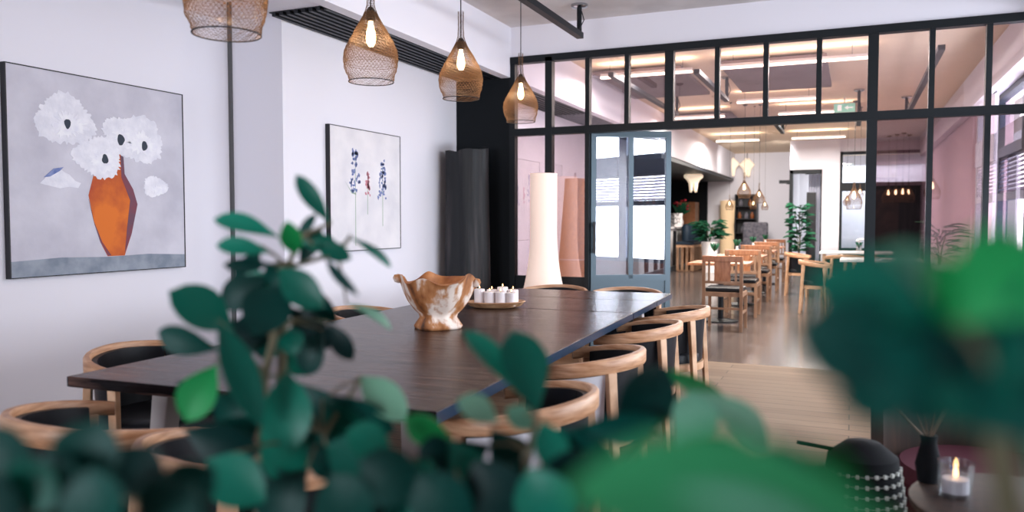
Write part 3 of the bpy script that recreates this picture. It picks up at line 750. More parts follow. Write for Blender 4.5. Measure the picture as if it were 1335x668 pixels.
# ------------------------------------------------------------------ far room: pendants
FP = [(951, 274, 12.8, .46, 'small clear pendant lamp at the left of the far cluster, below the bar soffit'),
      (970, 259, 13.0, .8, 'largest wire pendant lamp of the far cluster, in front of the dark shelf'),
      (982, 273, 13.2, .42, 'low small pendant lamp of the far cluster, third from the left'),
      (989.5, 265, 13.0, .62, 'fourth pendant lamp of the far cluster, with tall dark neck'),
      (997, 274, 13.4, .42, 'rightmost small pendant lamp of the far cluster'),
      (1113, 273, 12.6, .95, 'dark wire pendant lamp in front of the dark end window'),
      (1104, 268, 13.3, .45, 'small bare pendant bulb left of the dark wire pendant by the end window'),
      (1121, 258, 13.3, .45, 'small bare pendant bulb right of the dark wire pendant by the end window')]
for x, y, dd, sc, lab in FP:
    p = at(x, y, dd)
    o = make_pendant((ZC - p.z) / sc); o.location = p; o.scale = (sc, sc, sc); tag(o, lab, 'pendant lamp', 'pendant lamps in the far room')
# pendants behind the camera that the glass mirrors
for i, (x, y) in enumerate([(.72, -5.3), (.86, -5.0), (.98, -4.7), (1.12, -5.2), (1.30, -1.6)]):
    p = (x, y, 1.66)
    o = make_pendant(ZC - 1.66); o.location = p
    tag(o, 'warm pendant lamp mirrored in the right-hand partition glass', 'pendant lamp', 'pendant lamps mirrored in the right partition panes')

# back wall: dark doorway and beige panel (mirrored in the glass)
dr = sroot('door_3', (.9, YB, 0))
struct('door_frame', MB().bb(-.55, -.45, 0, .08, 0, 2.1).bb(.45, .55, 0, .08, 0, 2.1).bb(-.45, .45, 0, .08, 2.0, 2.1), K['frame'], dr)
struct('door_leaf', MB().bb(-.45, .1, .0, .04, .0, 2.0), K['counter'], dr)
struct('door_leaf', MB().bb(.1, .45, .0, .03, .0, 2.0), K['log'], dr)
o = MB().bb(.15, .95, YB, YB + .03, 2.3, 2.95).build('wall_panel', K['beige'])
tag(o, 'pale beige wall panel above the dark doorway, mirrored in the right glass', 'panel')

# ------------------------------------------------------------------ far room: bar side
def wing(cx, cz, s):
    h_ = [(.06, .44), (.13, .46), (.19, .38), (.34, .27), (.5, .15), (.49, .07), (.34, -.03), (.25, -.16), (.19, -.5), (.09, -.52), (.045, -.2)]
    pts = [(0, .37)] + h_ + [(0, -.12)] + [(-x, z) for x, z in h_[::-1]]
    return [(x * s, z * s * 1.3) for x, z in pts]
for (x, y, dd, lab, s) in ((904, 234, 19.0, 'cream star-shaped fabric lamp hanging in front of the black bar wall', .47), (954, 217, 22.0, 'cream star-shaped fabric lamp on the far wall, left of its twin', .42), (974, 218, 22.2, 'cream star-shaped fabric lamp on the far wall, right of its twin', .42)):
    p = at(x, y, dd); r = thing('star_lamp', lab, 'lamp', p, YAW)
    m = MB(); pts = wing(0, 0, s); n_ = len(pts)
    vs = [(q[0], 0, q[1]) for q in pts] + [(q[0] * .8, -.07, q[1] * .86) for q in pts] + [(q[0] * .8, .07, q[1] * .86) for q in pts]
    fs = [(i, (i + 1) % n_, n_ + (i + 1) % n_, n_ + i) for i in range(n_)] + [(i, 2 * n_ + i, 2 * n_ + (i + 1) % n_, (i + 1) % n_) for i in range(n_)]
    fs += [tuple(range(n_, 2 * n_)), tuple(range(2 * n_, 3 * n_))[::-1]]
    m.add(vs, fs).build('fabric_shade', K['star'], r)
    MB().tube([(0, 0, s * .6), (0, 0, (2.38 if y > 225 else ZC) - p.z)], .008, 6).build('cord', K['cord'], r)
# bar counter, white front with black bands
bc = thing('bar_counter', 'white bar counter with black banded front at the left of the far room', 'counter', (-4.25, 0, 0))
MB().bb(-.3, .12, 16.5, 21.6, 1.06, 1.11).build('counter_top', K['white'], bc, bevel=.006)
MB().bb(-.25, .05, 16.6, 21.5, 0.0, 1.06).build('counter_body', K['white'], bc)
for i, y in enumerate((17.1, 18.0, 18.65, 19.35, 20.1)): MB().bb(.05, .075, y, y + .28, .12, 1.0).build('front_band', K['frame'], bc)
MB().bb(.05, .09, 16.6, 21.5, 0, .1).build('plinth', K['steel'], bc)
bq = thing('banquette', 'navy channel-tufted banquette on a slatted oak base beside the bar counter', 'bench', (-3.7, 20.2, 0))
MB().bb(-.32, .12, -.6, 1.5, .60, .66).build('seat_board', K['oak'], bq)
for i in range(14): MB().bb(.09, .12, -.58 + i * .16, -.5 + i * .16, .02, .6).build('slat', K['chairwood'], bq)
for i in range(4): MB().bb(-.31 + i * .115, -.25 + i * .115, -.6, -.57, .02, .6).build('slat', K['chairwood'], bq)
MB().bb(-.3, .1, -.56, -.53, .0, .04).bb(-.3, .1, 1.45, 1.48, .0, .04).build('foot_rail', K['chairwood'], bq)
MB().bb(-.33, .12, -.6, 1.5, .66, .74).build('seat', K['navy'], bq, bevel=.02)
bk = MB()
for i in range(7): bk.lathe([(.11, .72), (.115, .9), (.105, 1.1), (.06, 1.17), (0, 1.18)], c=(-.24, .25 + i * .2, 0), n=16)
bk.build('tufted_backrest', K['navy'], bq, smooth=40)
# bar back: shelves with bottles and hanging glasses
sh = thing('bar_shelf', 'bar shelf of bottles above the counter, beside the glass door edge', 'shelf', (-4.35, 17.9, 1.62))
MB().bb(-.15, .15, -.9, .9, 0, .03).build('shelf_board', K['counter'], sh); MB().bb(-.15, .15, -.9, .9, -.28, -.255).build('shelf_board', K['counter'], sh)
for s in (-.85, .85): MB().tube([(0, s, -.27), (0, s, 2.38 - 1.62)], .012, 8).build('hanger', K['black'], sh)
for i in range(9):
    r = thing('bottle', 'dark liquor bottle on the bar shelf' if i % 3 else 'amber liquor bottle on the bar shelf', 'bottle', (-4.3, 17.1 + i * .2, 1.651), 0, 'dark bottles on the bar shelf' if i % 3 else 'amber bottles on the bar shelf')
    MB().lathe([(0, 0), (.04, 0), (.04, .17), (.014, .23), (.014, .30), (0, .30)], n=12).build('bottle_body', K['bottle'] if i % 3 else K['amberbottle'], r, smooth=40)
    MB().lathe([(0, .30), (.016, .30), (.016, .33), (0, .33)], n=10).build('cap', K['white'], r)
for i in range(6):
    r = thing('wine_glass', 'wine glass standing on the lower bar shelf', 'glass', (-4.27, 17.2 + i * .25, 1.366), 0, 'wine glasses on the lower bar shelf')
    MB().lathe([(0, 0), (.035, 0), (.035, .004), (.005, .01), (.005, .08), (.035, .12), (.042, .16), (.036, .2), (.034, .2), (.04, .16), (.033, .122), (0, .09)], n=14).build('glass_bowl', K['white'], r, smooth=40)
vs_ = thing('flower_vase', 'vase of dark red flowers standing on the bar counter', 'flowers', (-4.16, 20.75, 1.111))
MB().lathe([(0, 0), (.07, 0), (.09, .12), (.06, .24), (.07, .27), (0, .27)], n=20).build('vase', K['white'], vs_, smooth=40)
fm = MB(); lm = MB(); rnd = random.Random(3)
for i in range(26):
    t = rnd.random() * 2 * PI; q = .05 + .2 * rnd.random(); z = .42 + .28 * rnd.random()
    c = Vector((q * math.cos(t), q * math.sin(t), z))
    if i % 3: fm.lathe([(0, -.03), (.03, -.015), (.038, .01), (.02, .03), (0, .03)], c=c, n=8)
    for k in range(2): lm.leaf(Vector((0, 0, .26)), c + Vector((rnd.random() - .5, rnd.random() - .5, -.2)) * .2, .06, (0, -1, .5))
fm.build('blossoms', K['redflower'], vs_, smooth=0); lm.build('foliage', K['leafD'], vs_)
wp = thing('planter_box', 'white planter with a loose black brush drawing on the bar counter', 'planter', (-4.12, 20.05, 1.111))
MB().lathe([(0, 0), (.14, 0), (.17, .34), (.16, .34), (.13, .02), (0, .02)], n=4).build('planter_body', K['white'], wp)
sq = MB(); rnd = random.Random(12)
for k in range(3):
    pts = [(-.12 + .26 * i / 9, -.135 - .03 * (i % 2), .06 + .1 * k + .09 * rnd.random()) for i in range(10)]
    sq.tube(pts, .009, 5)
sq.build('brush_drawing', K['frame'], wp)
wc = thing('wooden_cabinet', 'slim wooden cabinet with open niches at the end of the bar', 'cabinet', (-4.3, 22.6, 0))
MB().bb(-.25, .25, -.3, -.27, 0, 1.78).bb(-.25, .25, .27, .3, 0, 1.78).bb(-.25, .25, -.27, .27, 1.74, 1.78).bb(-.25, -.22, -.27, .27, 0, 1.74).build('carcass', K['orangewood'], wc)
for z in (.3, .75, 1.2): MB().bb(-.22, .25, -.27, .27, z, z + .03).build('shelf', K['orangewood'], wc)
MB().bb(.22, .25, -.27, .27, .33, 1.74).build('door', K['chairwood'], wc)
al = thing('floor_lamp', 'glowing cream column lamp against the far wall left of the dark shelf', 'floor lamp', at(948.5, 300, 22.3) * 1.0)
al.location.z = 0
MB().lathe([(.2, .12), (.2, .7), (.17, 1.1), (.2, 1.4), (.21, 1.82)], n=24).build('lamp_shade', K['cream_lamp'], al, smooth=0)
MB().lathe([(.09, .12), (.09, 1.2), (.11, 1.5), (.13, 1.84), (0, 1.85)], n=20).build('inner_tube', K['paper'], al, smooth=0)
MB().lathe([(0, 0), (.15, 0), (.15, .03), (.03, .05), (.03, .13), (.2, .135), (0, .14)], n=20).build('base', K['socket'], al)
bs = thing('bookshelf', 'tall black shelf with bottles against the far wall behind the pendant cluster', 'shelf', (at(974.5, 300, 22.5).x, 23.05, 0))
MB().bb(-.3, -.27, -.2, .2, 0, 2.0).bb(.27, .3, -.2, .2, 0, 2.0).bb(-.27, .27, .17, .2, 0, 2.0).bb(-.27, .27, -.2, .17, 1.97, 2.0).build('carcass', K['frame'], bs)
for z in (.1, .5, .9, 1.3, 1.65): MB().bb(-.27, .27, -.19, .17, z, z + .025).build('shelf', K['frame'], bs)
for i, (dx, z) in enumerate([(-.18, 1.325), (.0, 1.325), (.16, 1.325), (-.1, .925), (.12, .925), (-.15, 1.675), (.1, 1.675)]):
    r = thing('bottle', 'pale jar on the tall black shelf', 'jar', (bs.location.x + dx, 23.0, z), 0, 'jars on the tall black shelf')
    MB().lathe([(0, 0), (.05, 0), (.055, .1), (.03, .15), (.03, .18), (0, .18)], n=12).build('jar_body', K['tuft'] if i % 2 else K['amberbottle'], r, smooth=40)
def foliage_plant(name, label, cat, loc, h, rad, n, potm, seed, leafw=.06, leafl=.22, poth=.4, potr=.16):
    r = thing(name, label, cat, loc); rnd = random.Random(seed)
    MB().lathe([(0, 0), (potr * .75, 0), (potr, poth), (potr * .92, poth), (potr * .85, poth - .04), (0, poth - .04)], n=24).build('pot', potm, r, smooth=40)
    st = MB(); lf_ = MB()
    for k in range(4):
        dx, dy = rad * .35 * (rnd.random() - .5), rad * .35 * (rnd.random() - .5)
        st.tube([(0, 0, poth - .05), (dx * .5, dy * .5, (poth + h) / 2), (dx, dy, h * .9)], .01, 6)
    for i in range(n):
        z = poth + (h - poth) * rnd.random() ** .8; t = rnd.random() * 2 * PI; q = rad * .25 * rnd.random()
        b = Vector((q * math.cos(t), q * math.sin(t), z))
        d = Vector((math.cos(t), math.sin(t), .5 * rnd.random() - .15)).normalized()
        lf_.leaf(b, b + d * leafl * (.7 + .6 * rnd.random()), leafw, (d.x * .2, -.6, 1))
    st.build('stems', K['stem'], r, smooth=40); lf_.build('foliage', K['leafD'], r)
    return r
foliage_plant('potted_palm', 'bushy dark green plant in a pale urn in front of the glowing column lamp', 'plant', (-3.2, 19.6, 0), 1.2, .7, 120, K['white'], 5, .07, .34, .75, .2)
foliage_plant('potted_tree', 'leafy green plant standing in front of the far doorway', 'plant', (-1.12, 19.2, 0), 1.6, .6, 150, K['terra'], 6, .09, .2, .4, .17)
foliage_plant('potted_plant', 'spiky plant on the floor by the right window behind the partition', 'plant', (.95, 10.6, 0), 1.2, .3, 50, K['white'], 8, .03, .26, .75, .14)
ac = thing('wing_chair', 'grey tufted high-back armchair at the far end of the aisle', 'armchair', (-2.45, 22.3, 0))
MB().bb(-.33, .33, .15, .33, .2, 1.22).build('backrest', K['tuft'], ac, bevel=.05)
MB().bb(-.3, .3, -.35, .2, .25, .48).build('seat', K['tuft'], ac, bevel=.04)
for s in (-1, 1): MB().bb(s * .3, s * .4, -.35, .3, .2, .68).build('armrest', K['tuft'], ac, bevel=.03)
for sx in (-1, 1):
    for sy in (-1, 1): MB().bb(sx * .3 - .02, sx * .3 + .02, sy * .28 - .02, sy * .28 + .02, 0, .22).build('leg', K['counter'], ac)
cu = thing('curtain', 'white curtain hanging inside the far doorway', 'curtain', (-.8, 20.9, 0))
pts = [(-.22 + .5 * i / 40, .05 * math.sin(i * 1.25), 0) for i in range(41)]
m = MB(); vs = []; fs = []
for x, y, _ in pts:
    for z in (.03, 2.4):
        for o_ in (-.006, .006): vs.append((x, y + o_, z))
for i in range(40):
    a = i * 4; b = a + 4
    fs += [(a, b, b + 2, a + 2), (a + 1, a + 3, b + 3, b + 1), (a, a + 1, b + 1, b), (a + 2, b + 2, b + 3, a + 3)]
fs += [(0, 2, 3, 1), (160, 161, 163, 162)]
m.add(vs, fs).build('drape', K['curtain'], cu, smooth=40)
MB().tube([(-.3, 0, 2.42), (.35, 0, 2.42)], .015, 8).build('curtain_rod', K['frame'], cu)
wl = thing('wall_light', 'small black wall light left of the far doorway', 'wall light', (-1.42, 19.98, 2.18))
MB().bb(-.05, .02, -.0, .02, -.05, .05).build('bracket', K['black'], wl)
MB().bb(-.22, .02, -.03, .0, -.03, .05).build('lamp_head', K['black'], wl)

# ------------------------------------------------------------------ far room: aisle chairs and tables
def aisle_chair():
    r = thing('aisle_chair', '', 'chair')
    w_, d_ = .21, .21
    for s in (-1, 1):
        MB().bar((s * w_, -d_, 0), (s * w_, -d_ - .02, .86), .036, .03).build('leg', K['chairwood'], r)
        MB().bar((s * w_, d_, 0), (s * w_, d_, .44), .034, .034).build('leg', K['chairwood'], r)
        MB().bb(s * w_ - .015, s * w_ + .015, -d_ + .015, d_ - .015, .40, .45).build('side_rail', K['chairwood'], r)
        MB().bb(s * w_ - .01, s * w_ + .01, -d_ + .015, d_ - .015, .2, .225).build('stretcher', K['chairwood'], r)
    for q in ((-d_ - .012, -d_ + .012, .40, .45), (d_ - .012, d_ + .012, .40, .45), (-d_ - .01, -d_ + .01, .25, .275)):
        MB().bb(-w_, w_, *q).build('cross_rail', K['chairwood'], r)
    MB().bb(-w_ - .015, w_ + .015, -d_ - .04, -d_ - .01, .80, .87).build('top_rail', K['orangewood'], r, bevel=.006)
    MB().bb(-w_, w_, -d_ - .025, -d_ - .005, .55, .58).build('lower_rail', K['chairwood'], r)
    MB().bb(-.09, .09, -d_ - .028, -d_ - .012, .58, .80).build('splat', K['orangewood'], r)
    for s in (-.15, .15): MB().bb(s - .012, s + .012, -d_ - .026, -d_ - .01, .58, .80).build('slat', K['chairwood'], r)
    MB().bb(-w_ + .0, w_ - .0, -d_ + .02, d_ + .015, .45, .50).build('seat_pad', K['leather'], r, bevel=.015)
    return r
def aisle_table():
    r = thing('bistro_table', '', 'table')
    MB().bb(-.36, .36, -.36, .36, .72, .75).build('tabletop', K['orangewood'], r, bevel=.004)
    MB().tube([(0, 0, .03), (0, 0, .72)], .035, 12).build('pedestal', K['black'], r)
    MB().lathe([(0, 0), (.22, 0), (.22, .015), (.05, .035), (0, .035)], n=24).build('foot', K['black'], r)
    return r
ac0 = aisle_chair(); at0 = aisle_table()
ordn = ['nearest', 'second', 'third', 'fourth', 'fifth', 'sixth', 'seventh', 'eighth']
fc = ft = True; i = 0
yt = [10.2, 12.3, 14.4, 16.5]
for k, y in enumerate(yt):
    t = at0 if k == 0 else copy_tree(at0); t.location = (-1.52 - .03 * k, y, 0)
    tag(t, '%s square orange-wood table along the aisle behind the partition' % ['nearest', 'second nearest', 'third', 'farthest'][k], 'table', 'square tables along the aisle')
    for s in (-1, 1):
        c = ac0 if fc else copy_tree(ac0); fc = False
        c.location = (-1.36 - .05 * k, y + s * .72 + (.0 if s > 0 else -.02), 0); c.rotation_euler = (0, 0, 0 if s < 0 else PI)
        tag(c, 'slatted wooden chair on the %s side of the %s aisle table' % ('near' if s < 0 else 'far', ['nearest', 'second nearest', 'third', 'farthest'][k]), 'chair', 'slatted wooden chairs along the aisle')
    g = thing('bud_vase', 'small glass bud vase on the %s aisle table' % ['nearest', 'second nearest', 'third', 'farthest'][k], 'vase', (-1.6, y, .751), 0, 'bud vases on the aisle tables')
    MB().lathe([(0, 0), (.03, 0), (.035, .06), (.015, .11), (.018, .14), (0, .14)], n=12).build('vase_body', K['white'], g, smooth=40)
    fl_ = MB()
    for q in range(6): fl_.leaf((0, 0, .12), (.06 * math.cos(q), .06 * math.sin(q), .24), .03, (0, -1, .3))
    fl_.build('sprig', K['leafD'], g)
# right-hand tables with tub chairs
def rtable(x, y, lab, sx=.75, sy=.75):
    r = thing('dining_table', lab, 'table', (x, y, 0))
    MB().bb(-sx / 2, sx / 2, -sy / 2, sy / 2, .72, .75).build('tabletop', K['white'], r, bevel=.004)
    for a in (-1, 1):
        for b in (-1, 1): MB().bar((a * (sx / 2 - .05), b * (sy / 2 - .05), 0), (a * (sx / 2 - .07), b * (sy / 2 - .07), .72), .03, .03, .04, .04).build('leg', K['oak'], r)
    return r
rtable(.05, 14.3, 'pale-topped table in front of the dark end window, farther of the two', 1.1, .75)
rtable(.35, 11.7, 'pale-topped table on the right of the aisle, nearest to the partition', 1.0, .8)
GT = 'tub chairs around the pale tables in the far room'
for x, y, rz, lab in ((-.78, 14.2, -PI / 2, 'tub chair on the aisle side of the farther pale table'), (-.1, 13.6, 0, 'tub chair on the near side of the farther pale table'), (.1, 15.0, PI, 'tub chair on the far side of the farther pale table'),
                      (-.40, 11.6, -PI / 2, 'tub chair on the aisle side of the nearer pale table'), (.3, 12.45, PI, 'tub chair on the far side of the nearer pale table')):
    c = copy_tree(chB); c.location = (x, y, 0); c.rotation_euler = (0, 0, rz); tag(c, lab, 'chair', GT)
gl = thing('flower_glass', 'small glass with white flowers on the farther pale table', 'flowers', (.1, 14.2, .751))
MB().lathe([(0, 0), (.04, 0), (.05, .12), (.045, .12), (.035, .01), (0, .01)], n=16).build('glass', K['clear'], gl, smooth=40)
fm = MB()
for q in range(9): fm.lathe([(0, -.02), (.025, 0), (0, .02)], c=(.06 * math.cos(q * 2.4) * (q / 9), .06 * math.sin(q * 2.4) * (q / 9), .17 + .02 * (q % 3)), n=8)
fm.build('blossoms', K['white'], gl); l_ = MB()
for q in range(6): l_.leaf((0, 0, .06), (.06 * math.cos(q), .06 * math.sin(q), .17), .02, (0, -1, .3))
l_.build('leaves', K['leafD'], gl)
# drape at the right window
def drape(label, x, y0, y1, z0, z1, mk):
    r = thing('curtain', label, 'curtain', (x, (y0 + y1) / 2, z0)); n_ = 48; vs = []; fs = []
    for i in range(n_ + 1):
        yy_ = (y0 - y1) / 2 + (y1 - y0) * i / n_; xx = .035 * math.sin(i * 1.2)
        for z in (0, z1 - z0):
            for o_ in (-.004, .004): vs.append((xx + o_, yy_, z))
    for i in range(n_):
        a = i * 4; b = a + 4
        fs += [(a, b, b + 2, a + 2), (a + 1, a + 3, b + 3, b + 1), (a, a + 1, b + 1, b), (a + 2, b + 2, b + 3, a + 3)]
    fs += [(0, 2, 3, 1), (n_ * 4, n_ * 4 + 1, n_ * 4 + 3, n_ * 4 + 2)]
    MB().add(vs, fs).build('drape', K[mk], r, smooth=40)
    MB().tube([(0, (y0 - y1) / 2 - .05, z1 - z0 + .01), (0, (y1 - y0) / 2 + .05, z1 - z0 + .01)], .012, 8).build('curtain_rod', K['frame'], r)
drape('pale sheer curtain at the right window behind the partition', XR - .1, 9.9, 11.0, .05, 2.64, 'curtain')
0 and drape('mauve curtain farther along the right window wall behind the partition', XR - .1, 12.2, 16.5, .05, 2.64, 'mauve')

# ------------------------------------------------------------------ lower right: low table corner
lt = thing('side_table', 'low dark round side table in the lower right behind the leaves', 'table', (.43, 2.34, .05))
MB().lathe([(0, .47), (.27, .47), (.28, .48), (.28, .495), (.27, .50), (0, .50)], n=40).build('tabletop', K['barrel'], lt, smooth=40)
MB().tube([(0, 0, -.02), (0, 0, .47)], .03, 12).build('pedestal', K['black'], lt)
MB().lathe([(0, -.05), (.2, -.05), (.2, -.035), (.04, -.015), (0, -.015)], n=24).build('foot', K['black'], lt)
bcx = thing('barrel_chair', 'dark barrel chair with maroon cushion behind the low side table', 'armchair', (.44, 3.15, 0), math.radians(165))
path = []
for i in range(31):
    ph = math.radians(-110 + 220 * i / 30); path.append((Vector((.34 * math.sin(ph), -.32 * math.cos(ph), .40)), Vector((math.sin(ph), -math.cos(ph), 0)), 1))
MB().sweep(path, [(-.02, -.2), (.02, -.2), (.03, .2), (-.01, .2)]).build('backrest', K['barrel'], bcx, smooth=40)
MB().tube([p + o_ * .012 + Vector((0, 0, .205)) for p, o_, k in path], .012, 8).build('metal_rim', K['tile'], bcx, smooth=40)
MB().lathe([(0, .2), (.29, .2), (.31, .24), (.31, .38), (.27, .42), (0, .43)], n=32).build('cushion', K['maroon'], bcx, smooth=40)
for i in range(4):
    t = PI / 4 + i * PI / 2; MB().bar((.27 * math.cos(t), .25 * math.sin(t), 0), (.22 * math.cos(t), .2 * math.sin(t), .22), .03, .03).build('leg', K['counter'], bcx)
wb = thing('woven_basket', 'black woven basket with white stitched dots beside the low side table', 'basket', (.04, 2.62, 0))
MB().lathe([(0, 0), (.09, 0), (.115, .2), (.12, .42), (.10, .56), (.05, .6), (0, .605)], n=36, fr=lambda t, k: .004 * math.sin(18 * t)).build('basket_body', K['weave'], wb, smooth=40)
dm = MB(); hp = []
for i in range(26 * 8 + 1):
    t = 2 * PI * i / 26; z = .29 + .03 * i / 26; q = .1225 if z < .42 else .1225 - (z - .42) * .14
    hp.append((q * math.cos(t), q * math.sin(t), z)); dm.box(hp[-1], (.007, .009, .010), rz=t)
dm.tube(hp, .0009, 4)
dm.build('stitching', K['dot'], wb)
MB().tube([(-.08, 0, .57), (-.19, .02, .575)], .006, 8).build('handle', K['weave'], wb)
cg = thing('tealight_glass', 'lit candle in a small glass on the low side table', 'candle', (.262, 2.36, .551))
MB().lathe([(0, 0), (.04, 0), (.045, .09), (.041, .09), (.036, .008), (0, .008)], n=20).build('glass_cup', K['clear'], cg, smooth=40)
MB().lathe([(0, .009), (.032, .009), (.032, .045), (0, .045)], n=16).build('wax', K['wax'], cg)
MB().lathe([(0, .046), (.007, .054), (.006, .066), (0, .085)], n=10).build('flame', K['flame'], cg, smooth=0)
tw = thing('twig_bundle', 'bundle of bare twigs in a dark vase on the low side table', 'twigs', (.205, 2.455, .551))
MB().lathe([(0, 0), (.026, 0), (.034, .05), (.02, .11), (.023, .13), (.017, .13), (.015, .11), (0, .1)], n=16).build('vase', K['weave'], tw, smooth=40)
tm = MB(); rnd = random.Random(9)
for i in range(9):
    t = rnd.random() * 2 * PI; q = .08 + .1 * rnd.random()
    p1 = Vector((q * math.cos(t), q * math.sin(t), .22 + .12 * rnd.random())); tm.tube([(0, 0, .11), p1 * .6 + Vector((0, 0, .04)), p1], [.003, .002, .001], 5)
    tm.tube([p1 * .6 + Vector((0, 0, .04)), p1 * .7 + Vector((.03, .02, .07))], .001, 4)
tm.build('twigs', K['twig'], tw)
bl = thing('stool', 'small round stool with a glossy blue top at the bottom edge of the photo', 'stool', (.0, 1.86, 0))
MB().lathe([(0, .44), (.13, .44), (.15, .45), (.155, .47), (.145, .49), (.13, .478), (0, .475)], n=40).build('seat', K['bluepot'], bl, smooth=40)
for i in range(3):
    t = i * 2.094 + .3; MB().bar((.13 * math.cos(t), .13 * math.sin(t), 0), (.09 * math.cos(t), .09 * math.sin(t), .44), .025, .025).build('leg', K['counter'], bl)

# ------------------------------------------------------------------ foreground plants on a low counter
pc = thing('plant_counter', 'low wooden counter that carries the foreground plants', 'counter', (-.35, .62, 0))
MB().bb(-.95, .75, -.47, .40, .56, .6).build('counter_top', K['counter'], pc, bevel=.004)
for a in (-.88, .68):
    for b in (-.40, .33): MB().bb(a - .03, a + .03, b - .03, b + .03, 0, .56).build('leg', K['counter'], pc)
def plant(name, label, leaves, stems, pot, potm, z0=.601, ph=.17, pr_=.09):
    """leaves: (base px, base py, tip px, tip py, width px, depth, dtip, tilt, material)"""
    r = thing(name, label, 'plant', (pot[0], pot[1], z0)); org = Vector((pot[0], pot[1], z0))
    MB().lathe([(0, 0), (pr_ * .75, 0), (pr_, ph), (pr_ * .92, ph), (pr_ * .88, ph - .02), (0, ph - .02)], n=28).build('pot', potm, r, smooth=40)
    MB().lathe([(0, ph - .018), (pr_ * .87, ph - .018)], n=20).build('soil', K['soil'], r)
    s = MB()
    for st in stems:
        pts = [Vector((0, 0, ph - .03))] + [at(*q[:3]) - org for q in st]
        n_ = len(pts); s.tube(pts, [.007 - .0045 * i / (n_ - 1) for i in range(n_)], 8)
    allst = [at(*q[:3]) - org for st in stems for q in st]
    by = {}
    for bxp, byp, txp, typ, wp_, dd, dt, tilt, mk in leaves:
        b = at(bxp, byp, dd) - org; t = at(txp, typ, dd + dt) - org
        w_ = wp_ / F_PX * dd
        face = -FW + UP * (.35 + tilt) + RT * (.25 * math.sin(bxp))
        by.setdefault(mk, MB()).leaf(b, t, w_, face, droop=.10, fold=.22)
        near = min(allst, key=lambda q: (q - b).length)
        s.tube([near, (near + b) / 2 + Vector((0, 0, .004)), b], [.0022, .0018, .0014], 5)
    s.build('stems', K['stem'], r, smooth=40)
    for mk, m_ in by.items(): m_.build('foliage', K[mk], r, smooth=60)
    return r
A, B, C_, P_ = 'leafA', 'leafB', 'leafC', 'leafP'
LA = [(431, 292, 386, 228, 24, 1.05, 0, .1, A), (364, 310, 279, 286, 28, 1.05, .02, .3, A), (352, 330, 282, 320, 26, 1.02, 0, .1, A), (354, 344, 291, 346, 20, 1.0, -.02, -.5, B),
      (388, 320, 412, 279, 15, 1.06, 0, -.4, B), (386, 332, 374, 288, 28, 1.0, -.03, 0, C_), (408, 320, 458, 338, 26, 1.02, 0, 0, A), (425, 338, 468, 386, 14, 1.0, -.05, -.2, B),
      (456, 309, 510, 349, 13, 1.1, .05, .2, A), (452, 397, 510, 430, 17, 1.1, .05, .5, P_), (305, 432, 220, 380, 56, 1.0, -.04, .3, A), (285, 456, 206, 432, 38, 1.0, 0, -.5, B),
      (284, 418, 340, 556, 42, .92, -.06, .5, A), (283, 476, 243, 550, 52, .95, -.02, 0, C_), (366, 372, 330, 437, 62, 1.0, -.05, -.2, B), (364, 350, 422, 402, 44, 1.0, -.03, -.1, A),
      (374, 484, 381, 590, 66, .92, -.04, .1, A), (428, 420, 460, 470, 28, 1.0, 0, -.4, B), (470, 492, 530, 550, 44, .98, -.04, .5, P_), (381, 426, 383, 464, 34, 1.0, -.02, .3, A),
      (420, 430, 400, 490, 40, 1.02, 0, -.3, B), (425, 582, 510, 616, 66, .85, -.04, .2, A), (270, 600, 345, 655, 66, .82, -.04, .2, A), (240, 560, 340, 588, 60, .9, 0, -.6, B),
      (430, 515, 515, 562, 46, .95, 0, -.6, B), (355, 390, 300, 470, 44, 1.06, 0, -.6, B), (380, 360, 440, 420, 36, 1.08, 0, -.6, B), (340, 540, 270, 590, 60, .95, 0, -.6, B),
      (400, 560, 460, 620, 60, .9, 0, -.5, B), (330, 600, 390, 668, 70, .9, 0, -.6, B), (400, 610, 350, 690, 70, .85, 0, -.4, B), (455, 600, 545, 660, 70, .85, 0, -.5, B),
      (390, 345, 420, 300, 24, 1.08, 0, -.3, B), (340, 320, 310, 380, 30, 1.08, 0, -.4, B), (300, 520, 230, 500, 30, 1.0, 0, -.4, B),
      (350, 360, 290, 400, 44, 1.06, 0, -.4, B), (372, 380, 310, 370, 40, 1.07, 0, -.2, A), (378, 400, 430, 455, 40, 1.05, 0, -.4, B), (366, 430, 400, 490, 44, 1.04, 0, -.3, A), (350, 440, 290, 430, 40, 1.04, 0, -.5, B),
      (360, 400, 345, 470, 46, 1.06, 0, -.4, B), (330, 500, 290, 560, 50, 1.0, 0, -.4, B), (390, 500, 450, 560, 50, 1.0, 0, -.5, B), (420, 520, 470, 580, 56, .95, 0, -.2, A), (340, 560, 400, 620, 64, .9, 0, -.1, A),
      (392, 318, 440, 318, 24, 1.06, 0, -.2, A), (380, 340, 350, 372, 36, 1.05, 0, -.5, B)]
pA = at(345, 700, 1.0)
plant('rubber_plant', 'tall rubber plant with teal oval leaves in front of the dining table', LA,
      [[(338, 668, 1.0), (342, 560, 1.0), (345, 490, 1.0), (362, 420, 1.02), (374, 350, 1.03), (392, 308, 1.04), (430, 292, 1.05)], [(345, 490, 1.0), (300, 440, 1.0)], [(374, 350, 1.03), (440, 330, 1.06), (456, 310, 1.1)],
       [(338, 640, .95), (420, 570, .92), (470, 495, .98)]], (pA.x, pA.y), K['terra'], ph=.15)
